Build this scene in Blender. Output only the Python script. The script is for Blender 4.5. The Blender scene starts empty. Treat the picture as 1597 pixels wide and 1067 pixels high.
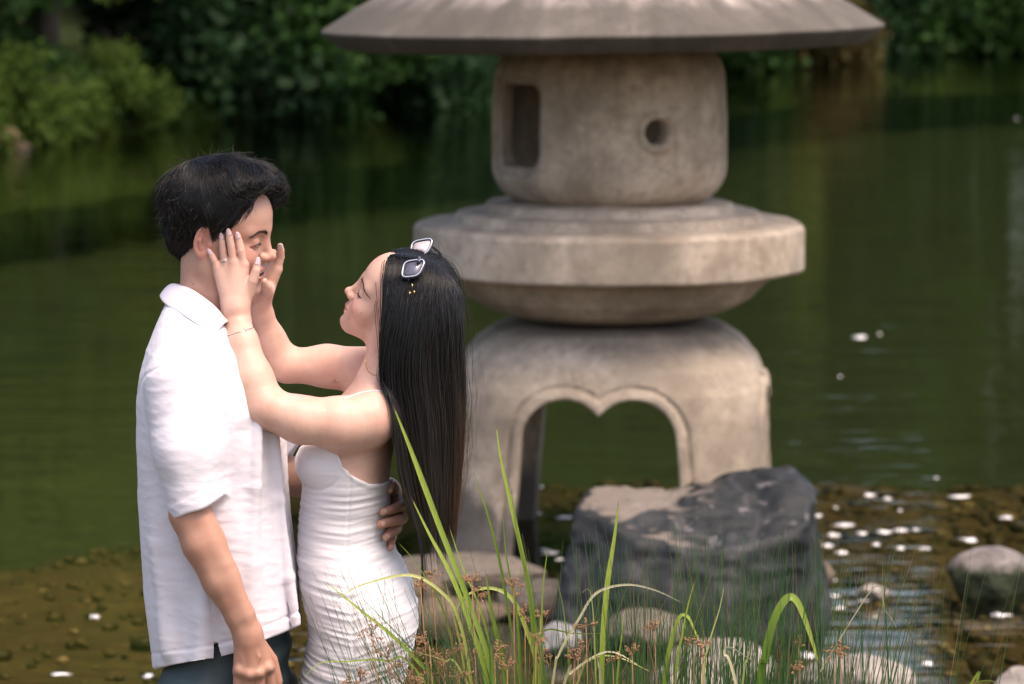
import bpy, bmesh, math, random
import numpy as np
from mathutils import Vector, Matrix
random.seed(7)
RNG = np.random.default_rng(11)
scene = bpy.context.scene
COL = scene.collection

# ---------------------------------------------------------------- camera, light, exposure
FPX, IW, IH = 5700.0, 1597.0, 1067.0
HORIZON = -125.0
PITCH = math.atan((IH / 2 - HORIZON) / FPX)
CAM = np.array([0.0, 0.0, 2.2])
cam_data = bpy.data.cameras.new('camera')
cam_data.sensor_fit = 'HORIZONTAL'
cam_data.sensor_width = 36.0
cam_data.lens = FPX / IW * 36.0
cam_data.clip_start = 0.1
cam_data.clip_end = 2000.0
cam_data.dof.use_dof = True
cam_data.dof.focus_distance = 6.95
cam_data.dof.aperture_fstop = 5.6
cam = bpy.data.objects.new('camera', cam_data)
cam.location = CAM
cam.rotation_euler = (math.radians(90) - PITCH, 0, 0)
COL.objects.link(cam)
scene.camera = cam

SUN_DIR = Vector((0.30, -0.33, 0.89)).normalized()      # towards the sun
SUN_EL = math.asin(SUN_DIR.z)
world = bpy.data.worlds.new('World')
scene.world = world
world.use_nodes = True
wn = world.node_tree
wn.nodes.clear()
sky = wn.nodes.new('ShaderNodeTexSky')
sky.sky_type = 'NISHITA'
sky.sun_disc = False
sky.sun_elevation = SUN_EL
sky.sun_rotation = math.atan2(SUN_DIR.x, SUN_DIR.y)
sky.air_density = 1.0
sky.dust_density = 3.5
sky.ozone_density = 1.0
wbg = wn.nodes.new('ShaderNodeBackground')
wbg.inputs['Strength'].default_value = 0.15
wout = wn.nodes.new('ShaderNodeOutputWorld')
wn.links.new(sky.outputs[0], wbg.inputs['Color'])
wn.links.new(wbg.outputs[0], wout.inputs['Surface'])
sun_data = bpy.data.lights.new('sun', 'SUN')
sun_data.energy = 1.5
sun_data.angle = math.radians(28)
sun_data.color = (1.0, 0.93, 0.84)
sun = bpy.data.objects.new('sun', sun_data)
sun.rotation_euler = (-SUN_DIR).to_track_quat('-Z', 'Y').to_euler()
sun.location = (3, 4, 12)
COL.objects.link(sun)

scene.view_settings.view_transform = 'Standard'
scene.view_settings.look = 'None'
scene.view_settings.exposure = 1.12
scene.view_settings.use_white_balance = True
scene.view_settings.white_balance_temperature = 7350
scene.view_settings.white_balance_tint = 16
scene.view_settings.gamma = 1.0
scene.view_settings.use_curve_mapping = False
scene.render.engine = 'CYCLES'
scene.cycles.max_bounces = 8
scene.cycles.transparent_max_bounces = 16
scene.cycles.use_denoising = True
scene.cycles.caustics_reflective = False
scene.cycles.caustics_refractive = False
scene.cycles.sample_clamp_indirect = 6.0

# ---------------------------------------------------------------- picture <-> world
_cp, _sp = math.cos(PITCH), math.sin(PITCH)
def ray(px, py):
    u = (px - IW / 2) / FPX
    v = (IH / 2 - py) / FPX
    return np.array([u, _cp + v * _sp, -_sp + v * _cp])
def P(px, py, Y):
    d = ray(px, py)
    return CAM + d * (Y / d[1])
def W(px, py, z):
    d = ray(px, py)
    return CAM + d * ((z - CAM[2]) / d[2])
def M_(npx, Y=7.0):
    return npx * Y / (_cp * FPX)        # metres for npx pixels at depth Y

# ---------------------------------------------------------------- noise
def _hash(i, j, k, seed):
    n = (i.astype(np.int64) * 374761393 + j.astype(np.int64) * 668265263 + k.astype(np.int64) * 2147483647 + seed * 974634777)
    n = (n ^ (n >> 13)) * 1274126177
    n = n & 0x7fffffff
    n = (n ^ (n >> 16)) & 0xffff
    return n.astype(np.float32) / 32767.5 - 1.0
def noise(p, seed=0):
    p = np.asarray(p, dtype=np.float64)
    f0 = np.floor(p)
    t = (p - f0).astype(np.float32)
    t = t * t * t * (t * (t * 6 - 15) + 10)
    i, j, k = [f0[:, a].astype(np.int64) for a in range(3)]
    out = 0
    for a in (0, 1):
        wx = t[:, 0] if a else 1 - t[:, 0]
        for b in (0, 1):
            wy = t[:, 1] if b else 1 - t[:, 1]
            for c in (0, 1):
                wz = t[:, 2] if c else 1 - t[:, 2]
                out = out + wx * wy * wz * _hash(i + a, j + b, k + c, seed)
    return out
def fbm(p, octaves=3, seed=0, gain=0.5):
    s, a, o = 0, 1.0, 0
    p = np.asarray(p, dtype=np.float64)
    for q in range(octaves):
        s = s + a * noise(p, seed + q * 17)
        p = p * 2.03 + 3.1
        a *= gain
    return s

# ---------------------------------------------------------------- object helpers
def setp(o, label=None, cat=None, group=None, kind=None):
    if label: o['label'] = label
    if cat: o['category'] = cat
    if group: o['group'] = group
    if kind: o['kind'] = kind
    return o
def empty(name, loc, label=None, cat=None, group=None):
    o = bpy.data.objects.new(name, None)
    COL.objects.link(o)
    o.location = loc
    o.empty_display_size = 0.1
    return setp(o, label, cat, group)
def link(name, me, mats=None, parent=None):
    o = bpy.data.objects.new(name, me)
    COL.objects.link(o)
    if mats is not None and len(me.materials) == 0:
        for m in (mats if isinstance(mats, (list, tuple)) else [mats]):
            me.materials.append(m)
    if parent is not None:
        o.parent = parent
        o.matrix_parent_inverse = Matrix.Identity(4)
    return o
def np_mesh(name, verts, faces, smooth=True):
    """verts (N,3); faces (M,3|4) int array, or list of such arrays."""
    me = bpy.data.meshes.new(name)
    fl = faces if isinstance(faces, list) else [faces]
    fl = [np.asarray(f, dtype=np.int32) for f in fl if len(f)]
    verts = np.asarray(verts, dtype=np.float32)
    me.vertices.add(len(verts))
    me.vertices.foreach_set('co', verts.ravel())
    nl = sum(f.size for f in fl)
    nf = sum(len(f) for f in fl)
    me.loops.add(nl)
    me.polygons.add(nf)
    me.loops.foreach_set('vertex_index', np.concatenate([f.ravel() for f in fl]))
    starts, s = [], 0
    for f in fl:
        starts.append(s + np.arange(len(f), dtype=np.int32) * f.shape[1])
        s += f.size
    me.polygons.foreach_set('loop_start', np.concatenate(starts).astype(np.int32))
    me.update(calc_edges=True)
    me.validate()
    if smooth:
        me.polygons.foreach_set('use_smooth', np.ones(len(me.polygons), dtype=bool))
    return me
def put_attr(me, name, vals):
    vals = np.asarray(vals, dtype=np.float32)
    if vals.ndim == 1:
        a = me.attributes.new(name, 'FLOAT', 'POINT')
        a.data.foreach_set('value', vals)
    else:
        a = me.attributes.new(name, 'FLOAT_COLOR', 'POINT')
        if vals.shape[1] == 3:
            vals = np.concatenate([vals, np.ones((len(vals), 1), np.float32)], 1)
        a.data.foreach_set('color', vals.ravel())
def local(o_parent_loc, verts):
    return np.asarray(verts) - np.asarray(o_parent_loc)

# ---------------------------------------------------------------- signed distance sculpting
def smin(a, b, k):
    if k <= 0: return np.minimum(a, b)
    h = np.maximum(k - np.abs(a - b), 0) / k
    return np.minimum(a, b) - h * h * k * 0.25
def smax(a, b, k):
    return -smin(-a, -b, k)
def rc(p, a, b, ra, rb):
    a = np.asarray(a, np.float32); b = np.asarray(b, np.float32)
    ab = b - a
    q = p - a
    h = np.clip((q @ ab) / max(float(ab @ ab), 1e-9), 0, 1)
    return np.linalg.norm(q - h[:, None] * ab, axis=1) - (ra + (rb - ra) * h)
def chain(p, pts, rads, k=0.004):
    d = None
    for i in range(len(pts) - 1):
        e = rc(p, pts[i], pts[i + 1], rads[i], rads[i + 1])
        d = e if d is None else smin(d, e, k)
    return d
def near(p, c, r, fn):
    """fn only where p lies near the ball (c, r); farther off, a lower bound."""
    d = np.linalg.norm(p - np.asarray(c, np.float32), axis=1) - np.float32(r)
    m = d < 0.045
    if m.any(): d[m] = fn(p[m])
    return d
def sph(p, c, r):
    return np.linalg.norm(p - np.asarray(c, np.float32), axis=1) - r
def ell(p, c, r, R=None):
    q = p - np.asarray(c, np.float32)
    if R is not None: q = q @ np.asarray(R, np.float32)
    r = np.asarray(r, np.float32)
    k0 = np.linalg.norm(q / r, axis=1)
    k1 = np.linalg.norm(q / (r * r), axis=1)
    return k0 * (k0 - 1) / np.maximum(k1, 1e-6)
def rbox(p, c, half, r, R=None):
    q = p - np.asarray(c, np.float32)
    if R is not None: q = q @ np.asarray(R, np.float32)
    q = np.abs(q) - (np.asarray(half, np.float32) - r)
    return np.linalg.norm(np.maximum(q, 0), axis=1) + np.minimum(q.max(axis=1), 0) - r
def axis_coords(lo, hi, coarse, fine_ranges=()):
    """Grid lines from lo to hi: spacing `coarse`, finer inside (a, b, h) ranges."""
    xs = [lo]
    while xs[-1] < hi:
        h = coarse
        for a, b, hf in fine_ranges:
            if a <= xs[-1] <= b: h = min(h, hf)
            elif xs[-1] < a < xs[-1] + h: h = max(a - xs[-1], hf)
        xs.append(xs[-1] + h)
    n = len(xs) - 1
    pad = (-n) % 8
    for _ in range(pad): xs.append(xs[-1] + coarse)
    return np.array(xs, np.float32)
def mesh_sdf(f, xs, ys, zs, project=2):
    B = 8
    nx, ny, nz = len(xs) - 1, len(ys) - 1, len(zs) - 1
    nb = (nx // B, ny // B, nz // B)
    def cen(c): return 0.5 * (c[0:-1:B] + c[B::B])
    def hal(c): return 0.5 * (c[B::B] - c[0:-1:B])
    cx, cy, cz = np.meshgrid(cen(xs), cen(ys), cen(zs), indexing='ij')
    hx, hy, hz = np.meshgrid(hal(xs), hal(ys), hal(zs), indexing='ij')
    pc = np.stack([cx.ravel(), cy.ravel(), cz.ravel()], 1).astype(np.float32)
    dc = np.concatenate([f(pc[i:i + 200000]) for i in range(0, len(pc), 200000)])
    rad = np.sqrt(hx ** 2 + hy ** 2 + hz ** 2).ravel()
    act = np.abs(dc) < rad * 1.35 + 0.006
    big = np.where(dc < 0, -1.0, 1.0).astype(np.float32).reshape(nb)
    vol = np.ones((nx + 1, ny + 1, nz + 1), np.float32)
    vol[:nx, :ny, :nz] = np.repeat(np.repeat(np.repeat(big, B, 0), B, 1), B, 2)
    ids = np.nonzero(act)[0]
    bi, bj, bk = np.unravel_index(ids, nb)
    r = np.arange(B + 1)
    oi, oj, ok_ = [a.ravel() for a in np.meshgrid(r, r, r, indexing='ij')]
    step = 500
    for s in range(0, len(ids), step):
        I = (bi[s:s + step, None] * B + oi[None]).ravel()
        J = (bj[s:s + step, None] * B + oj[None]).ravel()
        K = (bk[s:s + step, None] * B + ok_[None]).ravel()
        pts = np.stack([xs[I], ys[J], zs[K]], 1)
        vol[I, J, K] = f(pts)
    s = vol < 0
    cnt = np.zeros((nx, ny, nz), np.int8)
    for a in (0, 1):
        for b in (0, 1):
            for c in (0, 1):
                cnt += s[a:nx + a, b:ny + b, c:nz + c]
    cells = (cnt > 0) & (cnt < 8)
    I, J, K = np.nonzero(cells)
    idx = np.full((nx, ny, nz), -1, np.int32)
    idx[I, J, K] = np.arange(len(I))
    acc = np.zeros((len(I), 3), np.float32)
    num = np.zeros(len(I), np.float32)
    C = {(a, b, c): vol[I + a, J + b, K + c] for a in (0, 1) for b in (0, 1) for c in (0, 1)}
    for ax in range(3):
        for u in (0, 1):
            for v in (0, 1):
                lo = [u, v]; lo.insert(ax, 0)
                hi = list(lo); hi[ax] = 1
                d0, d1 = C[tuple(lo)], C[tuple(hi)]
                m = (d0 < 0) != (d1 < 0)
                t = np.where(m, d0 / np.where(m, d0 - d1, 1), 0)
                q = np.stack([np.full(len(I), lo[0], np.float32), np.full(len(I), lo[1], np.float32), np.full(len(I), lo[2], np.float32)], 1)
                q[:, ax] = t
                acc += q * m[:, None]
                num += m
    q = acc / np.maximum(num, 1)[:, None]
    V = np.stack([xs[I] + q[:, 0] * (xs[I + 1] - xs[I]), ys[J] + q[:, 1] * (ys[J + 1] - ys[J]), zs[K] + q[:, 2] * (zs[K + 1] - zs[K])], 1)
    F = []
    for ax in range(3):
        n = [nx, ny, nz]
        sl0 = [slice(1, n[0]), slice(1, n[1]), slice(1, n[2])]
        sl0[ax] = slice(0, n[ax])
        sl1 = list(sl0); sl1[ax] = slice(1, n[ax] + 1)
        A, Bs = s[tuple(sl0)], s[tuple(sl1)]
        e = np.stack(np.nonzero(A != Bs), 1)
        if not len(e): continue
        inside = A[tuple(e.T)]
        off = np.array([1, 1, 1]); off[ax] = 0
        e = e + off
        b, c = [a for a in range(3) if a != ax]
        def cell(db, dc_):
            k = e.copy(); k[:, b] -= db; k[:, c] -= dc_
            return idx[k[:, 0], k[:, 1], k[:, 2]]
        quad = np.stack([cell(1, 1), cell(0, 1), cell(0, 0), cell(1, 0)], 1)
        flip = ~inside if ax != 1 else inside
        quad[flip] = quad[flip][:, ::-1]
        F.append(quad)
    F = np.concatenate(F)
    F = F[(F >= 0).all(1)]
    for _ in range(project):
        V, _n = to_surface(f, V)
    return V, F
def gridded(f, lo, hi, h):
    """Trilinear lookup of a distance field, for the many small steps of hair."""
    lo = np.asarray(lo, np.float64); n = np.ceil((np.asarray(hi) - lo) / h).astype(int) + 1
    ax = [lo[a] + h * np.arange(n[a]) for a in range(3)]
    g = np.stack(np.meshgrid(*ax, indexing='ij'), -1).reshape(-1, 3).astype(np.float32)
    vol = evalf(f, g).reshape(n)
    def look(p):
        q = (np.asarray(p) - lo) / h
        q = np.clip(q, 0, n - 1.001)
        i = q.astype(int); t = (q - i).astype(np.float32)
        i0, i1, i2 = i[:, 0], i[:, 1], i[:, 2]
        out = 0
        for a in (0, 1):
            wx = t[:, 0] if a else 1 - t[:, 0]
            for b in (0, 1):
                wy = t[:, 1] if b else 1 - t[:, 1]
                for c in (0, 1):
                    wz = t[:, 2] if c else 1 - t[:, 2]
                    out = out + wx * wy * wz * vol[i0 + a, i1 + b, i2 + c]
        return out
    return look
def evalf(f, V):
    return np.concatenate([f(V[i:i + 200000]) for i in range(0, len(V), 200000)])
def grad(f, V, e=0.0006):
    V = V.astype(np.float32)
    g = np.zeros_like(V)
    for k in ((1, -1, -1), (-1, -1, 1), (-1, 1, -1), (1, 1, 1)):
        k = np.array(k, np.float32)
        g += evalf(f, V + k * np.float32(e))[:, None] * k
    return g / (4 * e)
def to_surface(f, V):
    V = V.astype(np.float32)
    d = evalf(f, V)
    g = grad(f, V)
    n2 = np.maximum((g * g).sum(1), 0.15)
    stp = np.clip(d / n2, -0.004, 0.004)
    return V - g * stp[:, None], g

# ---------------------------------------------------------------- tubes, ribbons, strands
def frames(pts):
    t = np.gradient(pts, axis=0)
    t /= np.maximum(np.linalg.norm(t, axis=1), 1e-9)[:, None]
    up = np.array([0.3, 0.1, 1.0]) if abs(t[0][2]) < 0.8 else np.array([1.0, 0.2, 0])
    n = np.zeros_like(pts)
    prev = up
    for i in range(len(pts)):
        prev = prev - t[i] * (prev @ t[i])
        prev = prev / max(np.linalg.norm(prev), 1e-9)
        n[i] = prev
    return t, n, np.cross(t, n)
def tube(pts, rad, sides=8, caps=True):
    pts = np.asarray(pts, float)
    rad = np.broadcast_to(np.asarray(rad, float), (len(pts),))
    t, n, b = frames(pts)
    a = np.arange(sides) * 2 * math.pi / sides
    V = (pts[:, None] + rad[:, None, None] * (np.cos(a)[None, :, None] * n[:, None] + np.sin(a)[None, :, None] * b[:, None])).reshape(-1, 3)
    F = []
    for i in range(len(pts) - 1):
        for k in range(sides):
            k2 = (k + 1) % sides
            F.append((i * sides + k, i * sides + k2, (i + 1) * sides + k2, (i + 1) * sides + k))
    V = list(V)
    T = []
    if caps:
        for ring, ctr, fl in ((0, pts[0], 1), (len(pts) - 1, pts[-1], 0)):
            ci = len(V); V.append(ctr)
            for k in range(sides):
                k2 = (k + 1) % sides
                tri = (ring * sides + k2, ring * sides + k, ci) if fl else (ring * sides + k, ring * sides + k2, ci)
                T.append(tri)
    return np.array(V), np.array(F), np.array(T).reshape(-1, 3)
def smooth_path(ctrl, n):
    """Catmull-Rom through control rows (any width)."""
    c = np.asarray(ctrl, float)
    c = np.vstack([2 * c[0] - c[1], c, 2 * c[-1] - c[-2]])
    m = len(c) - 3
    out = []
    for s in np.linspace(0, m - 1e-6, n):
        i = int(s); t = s - i
        p0, p1, p2, p3 = c[i:i + 4]
        out.append(0.5 * ((2 * p1) + (-p0 + p2) * t + (2 * p0 - 5 * p1 + 4 * p2 - p3) * t * t + (-p0 + 3 * p1 - 3 * p2 + p3) * t ** 3))
    return np.array(out)
def strands_mesh(paths, radii, sides=3):
    """paths (N,K,3), radii (N,K) -> verts, quads, and param along (N*K*sides)."""
    N, K, _ = paths.shape
    t = np.gradient(paths, axis=1)
    t /= np.maximum(np.linalg.norm(t, axis=2), 1e-9)[..., None]
    ref = np.where(np.abs(t[..., 1:2]) < 0.9, np.array([0, 1.0, 0]), np.array([1.0, 0, 0]))
    n = np.cross(t, ref); n /= np.maximum(np.linalg.norm(n, axis=2), 1e-9)[..., None]
    b = np.cross(t, n)
    a = np.arange(sides) * 2 * math.pi / sides
    V = paths[:, :, None] + radii[:, :, None, None] * (np.cos(a)[:, None] * n[:, :, None] + np.sin(a)[:, None] * b[:, :, None])
    base = (np.arange(N)[:, None, None] * K + np.arange(K - 1)[None, :, None]) * sides
    k = np.arange(sides)[None, None]
    k2 = (np.arange(sides)[None, None] + 1) % sides
    F = np.stack([base + k, base + k2, base + sides + k2, base + sides + k], -1).reshape(-1, 4)
    return V.reshape(-1, 3), F
class Geo:
    """Collects pieces into one mesh."""
    def __init__(self): self.V, self.Q, self.T, self.A, self.n = [], [], [], [], 0
    def add(self, V, Q=None, T=None, attr=None):
        V = np.asarray(V, float).reshape(-1, 3)
        if Q is not None and len(Q): self.Q.append(np.asarray(Q) + self.n)
        if T is not None and len(T): self.T.append(np.asarray(T) + self.n)
        self.V.append(V); self.n += len(V)
        if attr is not None: self.A.append(np.broadcast_to(np.asarray(attr, float), (len(V),)))
    def mesh(self, name, smooth=True, attr=None, origin=(0, 0, 0)):
        fs = []
        if self.Q: fs.append(np.concatenate(self.Q))
        if self.T: fs.append(np.concatenate(self.T))
        me = np_mesh(name, np.concatenate(self.V) - np.asarray(origin), fs, smooth)
        if attr: put_attr(me, attr, np.concatenate(self.A))
        return me

# ---------------------------------------------------------------- materials
class NT:
    def __init__(self, name):
        self.m = bpy.data.materials.new(name)
        self.m.use_nodes = True
        self.t = self.m.node_tree
        self.t.nodes.clear()
        self.out = self.t.nodes.new('ShaderNodeOutputMaterial')
    def n(self, typ, **kw):
        nd = self.t.nodes.new(typ)
        for k, v in kw.items():
            if k.startswith('i_'): nd.inputs[k[2:].replace('_', ' ')].default_value = v
            else: setattr(nd, k, v)
        return nd
    def l(self, a, b): self.t.links.new(a, b)
    def coord(self, scale=(1, 1, 1), space='Object'):
        tc = self.n('ShaderNodeTexCoord')
        mp = self.n('ShaderNodeMapping')
        mp.inputs['Scale'].default_value = scale
        self.l(tc.outputs[space], mp.inputs['Vector'])
        return mp.outputs[0]
    def noise(self, vec, scale, detail=5, rough=0.55, dist=0.0):
        nd = self.n('ShaderNodeTexNoise')
        nd.inputs['Scale'].default_value = scale
        nd.inputs['Detail'].default_value = detail
        nd.inputs['Roughness'].default_value = rough
        nd.inputs['Distortion'].default_value = dist
        self.l(vec, nd.inputs['Vector'])
        return nd.outputs[0]
    def ramp(self, fac, stops):
        r = self.n('ShaderNodeValToRGB')
        el = r.color_ramp.elements
        while len(el) < len(stops): el.new(0.5)
        for e, (p, c) in zip(el, stops):
            e.position = p
            e.color = (c, c, c, 1) if isinstance(c, (int, float)) else (*c, 1)
        self.l(fac, r.inputs[0])
        return r.outputs[0]
    def mix(self, fac, a, b, mode='MIX'):
        x = self.n('ShaderNodeMix', data_type='RGBA', blend_type=mode)
        for sock, v in ((x.inputs[0], fac), (x.inputs[6], a), (x.inputs[7], b)):
            if isinstance(v, bpy.types.NodeSocket): self.l(v, sock)
            elif isinstance(v, (int, float)): sock.default_value = v
            else: sock.default_value = (*v, 1)
        return x.outputs[2]
    def math(self, op, a, b=None):
        x = self.n('ShaderNodeMath', operation=op)
        for sock, v in ((x.inputs[0], a), (x.inputs[1], b)):
            if v is None: continue
            if isinstance(v, bpy.types.NodeSocket): self.l(v, sock)
            else: sock.default_value = v
        return x.outputs[0]
    def attr(self, name):
        return self.n('ShaderNodeAttribute', attribute_name=name)
    def bump(self, h, strength, dist=0.01, normal=None):
        b = self.n('ShaderNodeBump')
        b.inputs['Strength'].default_value = strength
        b.inputs['Distance'].default_value = dist
        self.l(h, b.inputs['Height'])
        if normal is not None: self.l(normal, b.inputs['Normal'])
        return b.outputs[0]
    def bsdf(self, color, rough=0.6, normal=None, spec=None, **kw):
        p = self.n('ShaderNodeBsdfPrincipled')
        for key, v in [('Base Color', color), ('Roughness', rough)] + list(kw.items()):
            s = p.inputs[key]
            if isinstance(v, bpy.types.NodeSocket): self.l(v, s)
            elif isinstance(v, tuple) and len(v) == 3 and s.type == 'RGBA': s.default_value = (*v, 1)
            else: s.default_value = v
        if spec is not None: p.inputs['Specular IOR Level'].default_value = spec
        if normal is not None: self.l(normal, p.inputs['Normal'])
        return p
    def done(self, sh):
        self.l(sh.outputs[0] if hasattr(sh, 'outputs') else sh, self.out.inputs['Surface'])
        return self.m
def simple_mat(name, color, rough=0.6, **kw):
    t = NT(name)
    v = t.coord()
    c = t.mix(t.noise(v, 30, 3), tuple(x * 0.9 for x in color), tuple(min(1, x * 1.08) for x in color))
    return t.done(t.bsdf(c, rough, **kw))
# ================================================================= SETTING
ZW = -0.10                                   # water level
def bed_mat():
    t = NT('pond_bed_gravel')
    v = t.coord()
    n1 = t.noise(v, 9, 6, 0.65)
    vor = t.n('ShaderNodeTexVoronoi'); vor.inputs['Scale'].default_value = 16; t.l(v, vor.inputs['Vector'])
    grav = t.ramp(n1, [(0.30, (0.022, 0.014, 0.006)), (0.48, (0.070, 0.042, 0.017)), (0.62, (0.13, 0.082, 0.036)), (0.8, (0.24, 0.175, 0.10))])
    grav = t.mix(t.math('MULTIPLY', vor.outputs['Distance'], 0.9), grav, (0.05, 0.032, 0.014))
    algae = t.ramp(t.noise(v, 1.3, 4), [(0.35, (0.006, 0.0165, 0.0035)), (0.7, (0.014, 0.032, 0.007))])
    sep = t.n('ShaderNodeSeparateXYZ'); tc = t.n('ShaderNodeTexCoord'); t.l(tc.outputs['Object'], sep.inputs[0])
    edge = t.math('ADD', sep.outputs['Z'], t.math('MULTIPLY', t.noise(v, 2.5, 3), 0.12))
    fac = t.ramp(edge, [(0.0, 1.0), (1.0, 0.0)])
    mr = t.n('ShaderNodeMapRange'); t.l(edge, mr.inputs[0])
    mr.inputs[1].default_value = -0.46; mr.inputs[2].default_value = -0.13; mr.inputs[3].default_value = 1; mr.inputs[4].default_value = 0
    col = t.mix(mr.outputs[0], grav, algae)
    return t.done(t.bsdf(col, 0.8, t.bump(n1, 0.6, 0.03)))
def ground_mat():
    t = NT('bank_soil')
    v = t.coord()
    c = t.ramp(t.noise(v, 6, 6, 0.6), [(0.3, (0.045, 0.035, 0.02)), (0.55, (0.09, 0.075, 0.04)), (0.75, (0.06, 0.085, 0.025))])
    return t.done(t.bsdf(c, 0.9, t.bump(t.noise(v, 30, 5), 0.5, 0.02)))
def far_mat():
    t = NT('far_bank_grass')
    v = t.coord()
    c = t.ramp(t.noise(v, 1.1, 6, 0.65), [(0.3, (0.022, 0.045, 0.010)), (0.5, (0.036, 0.070, 0.014)), (0.68, (0.060, 0.092, 0.022)), (0.8, (0.085, 0.062, 0.03))])
    return t.done(t.bsdf(c, 0.9, t.bump(t.noise(v, 6, 5), 0.7, 0.08)))

def shelf_y(x):
    return np.interp(x, [-6, -2.25, -1.85, -1.45, -1.1, -0.7, 3.2, 6], [12.6, 12.8, 13.2, 13.8, 14.8, 15.25, 15.2, 15.4])
def bed_z(x, y):
    near = np.interp(y, [8.2, 9.2, 9.9, 10.6, 12.0], [0.02, -0.03, -0.13, -0.165, -0.175])
    s = np.clip((y - shelf_y(x)) / 2.4, 0, 1)
    s = s * s * (3 - 2 * s)
    return near - s * 1.15 - 0.018 * np.clip((y - 12) / 3, 0, 1)
def build_ground_and_bed():
    xs = np.concatenate([[-45, -25, -12, -8], np.arange(-5, 5.01, 0.10), [8, 12, 25, 45]])
    ys = np.concatenate([np.arange(8.2, 18.2, 0.10), [20, 24, 30, 40, 55, 72]])
    X, Y = np.meshgrid(xs, ys, indexing='ij')
    p = np.stack([X.ravel(), Y.ravel(), 0 * X.ravel()], 1)
    Z = bed_z(p[:, 0], p[:, 1]) + 0.018 * fbm(p * 2.2, 4, 3) * (p[:, 1] > 8.3)
    V = np.stack([p[:, 0], p[:, 1], Z], 1)
    nx, ny = len(xs), len(ys)
    i = np.arange(nx - 1)[:, None]; j = np.arange(ny - 1)[None]
    F = np.stack([i * ny + j, (i + 1) * ny + j, (i + 1) * ny + j + 1, i * ny + j + 1], -1).reshape(-1, 4)
    o = link('pond_bed', np_mesh('pond_bed', V, F), bed_mat()); setp(o, kind='structure')
    # near bank the couple stand on
    xs = np.linspace(-14, 14, 57); ys = np.concatenate([[-20, -8, -2], np.linspace(2, 8.25, 40)])
    X, Y = np.meshgrid(xs, ys, indexing='ij')
    p = np.stack([X.ravel(), Y.ravel(), 0 * X.ravel()], 1)
    Z = 0.018 * fbm(p * 1.7, 3, 8) * ((p[:, 1] > 1) & (p[:, 1] < 8.1)) + 0.024 * (p[:, 1] > 8.1) - 0.006
    V = np.stack([p[:, 0], p[:, 1], Z], 1)
    nx, ny = len(xs), len(ys)
    i = np.arange(nx - 1)[:, None]; j = np.arange(ny - 1)[None]
    F = np.stack([i * ny + j, (i + 1) * ny + j, (i + 1) * ny + j + 1, i * ny + j + 1], -1).reshape(-1, 4)
    o = link('near_bank', np_mesh('near_bank', V, F), ground_mat()); setp(o, kind='structure')
build_ground_and_bed()

def water_mat():
    t = NT('pond_water')
    v = t.coord((0.5, 1.0, 1.0))
    w1 = t.noise(v, 2.4, 3, 0.5, 0.4)
    v2 = t.coord((0.30, 1.2, 1.0))
    w2 = t.noise(v2, 7.0, 2, 0.5, 0.2)
    w3 = t.noise(t.coord((0.3, 0.5, 1)), 0.8, 2)
    h = t.math('ADD', t.math('MULTIPLY', w1, 0.75), t.math('MULTIPLY', t.math('MULTIPLY', w2, t.ramp(w3, [(0.35, 0.25), (0.65, 1.0)])), 0.60))
    nrm = t.bump(h, 0.34, 0.030)
    fr = t.n('ShaderNodeFresnel'); fr.inputs['IOR'].default_value = 1.33; t.l(nrm, fr.inputs['Normal'])
    gl = t.n('ShaderNodeBsdfGlossy'); gl.inputs['Roughness'].default_value = 0.04; t.l(nrm, gl.inputs['Normal'])
    gl.inputs['Color'].default_value = (0.94, 0.97, 0.92, 1)
    tr = t.n('ShaderNodeBsdfTransparent'); tr.inputs['Color'].default_value = (0.80, 0.79, 0.57, 1)
    mx = t.n('ShaderNodeMixShader')
    t.l(fr.outputs[0], mx.inputs[0]); t.l(tr.outputs[0], mx.inputs[1]); t.l(gl.outputs[0], mx.inputs[2])
    return t.done(mx)
V = [(-60, 8.6, ZW), (60, 8.6, ZW), (60, 80, ZW), (-60, 80, ZW)]
water = link('water', np_mesh('water', V, np.array([[0, 1, 2, 3]]), False), water_mat()); setp(water, kind='structure')

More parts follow.
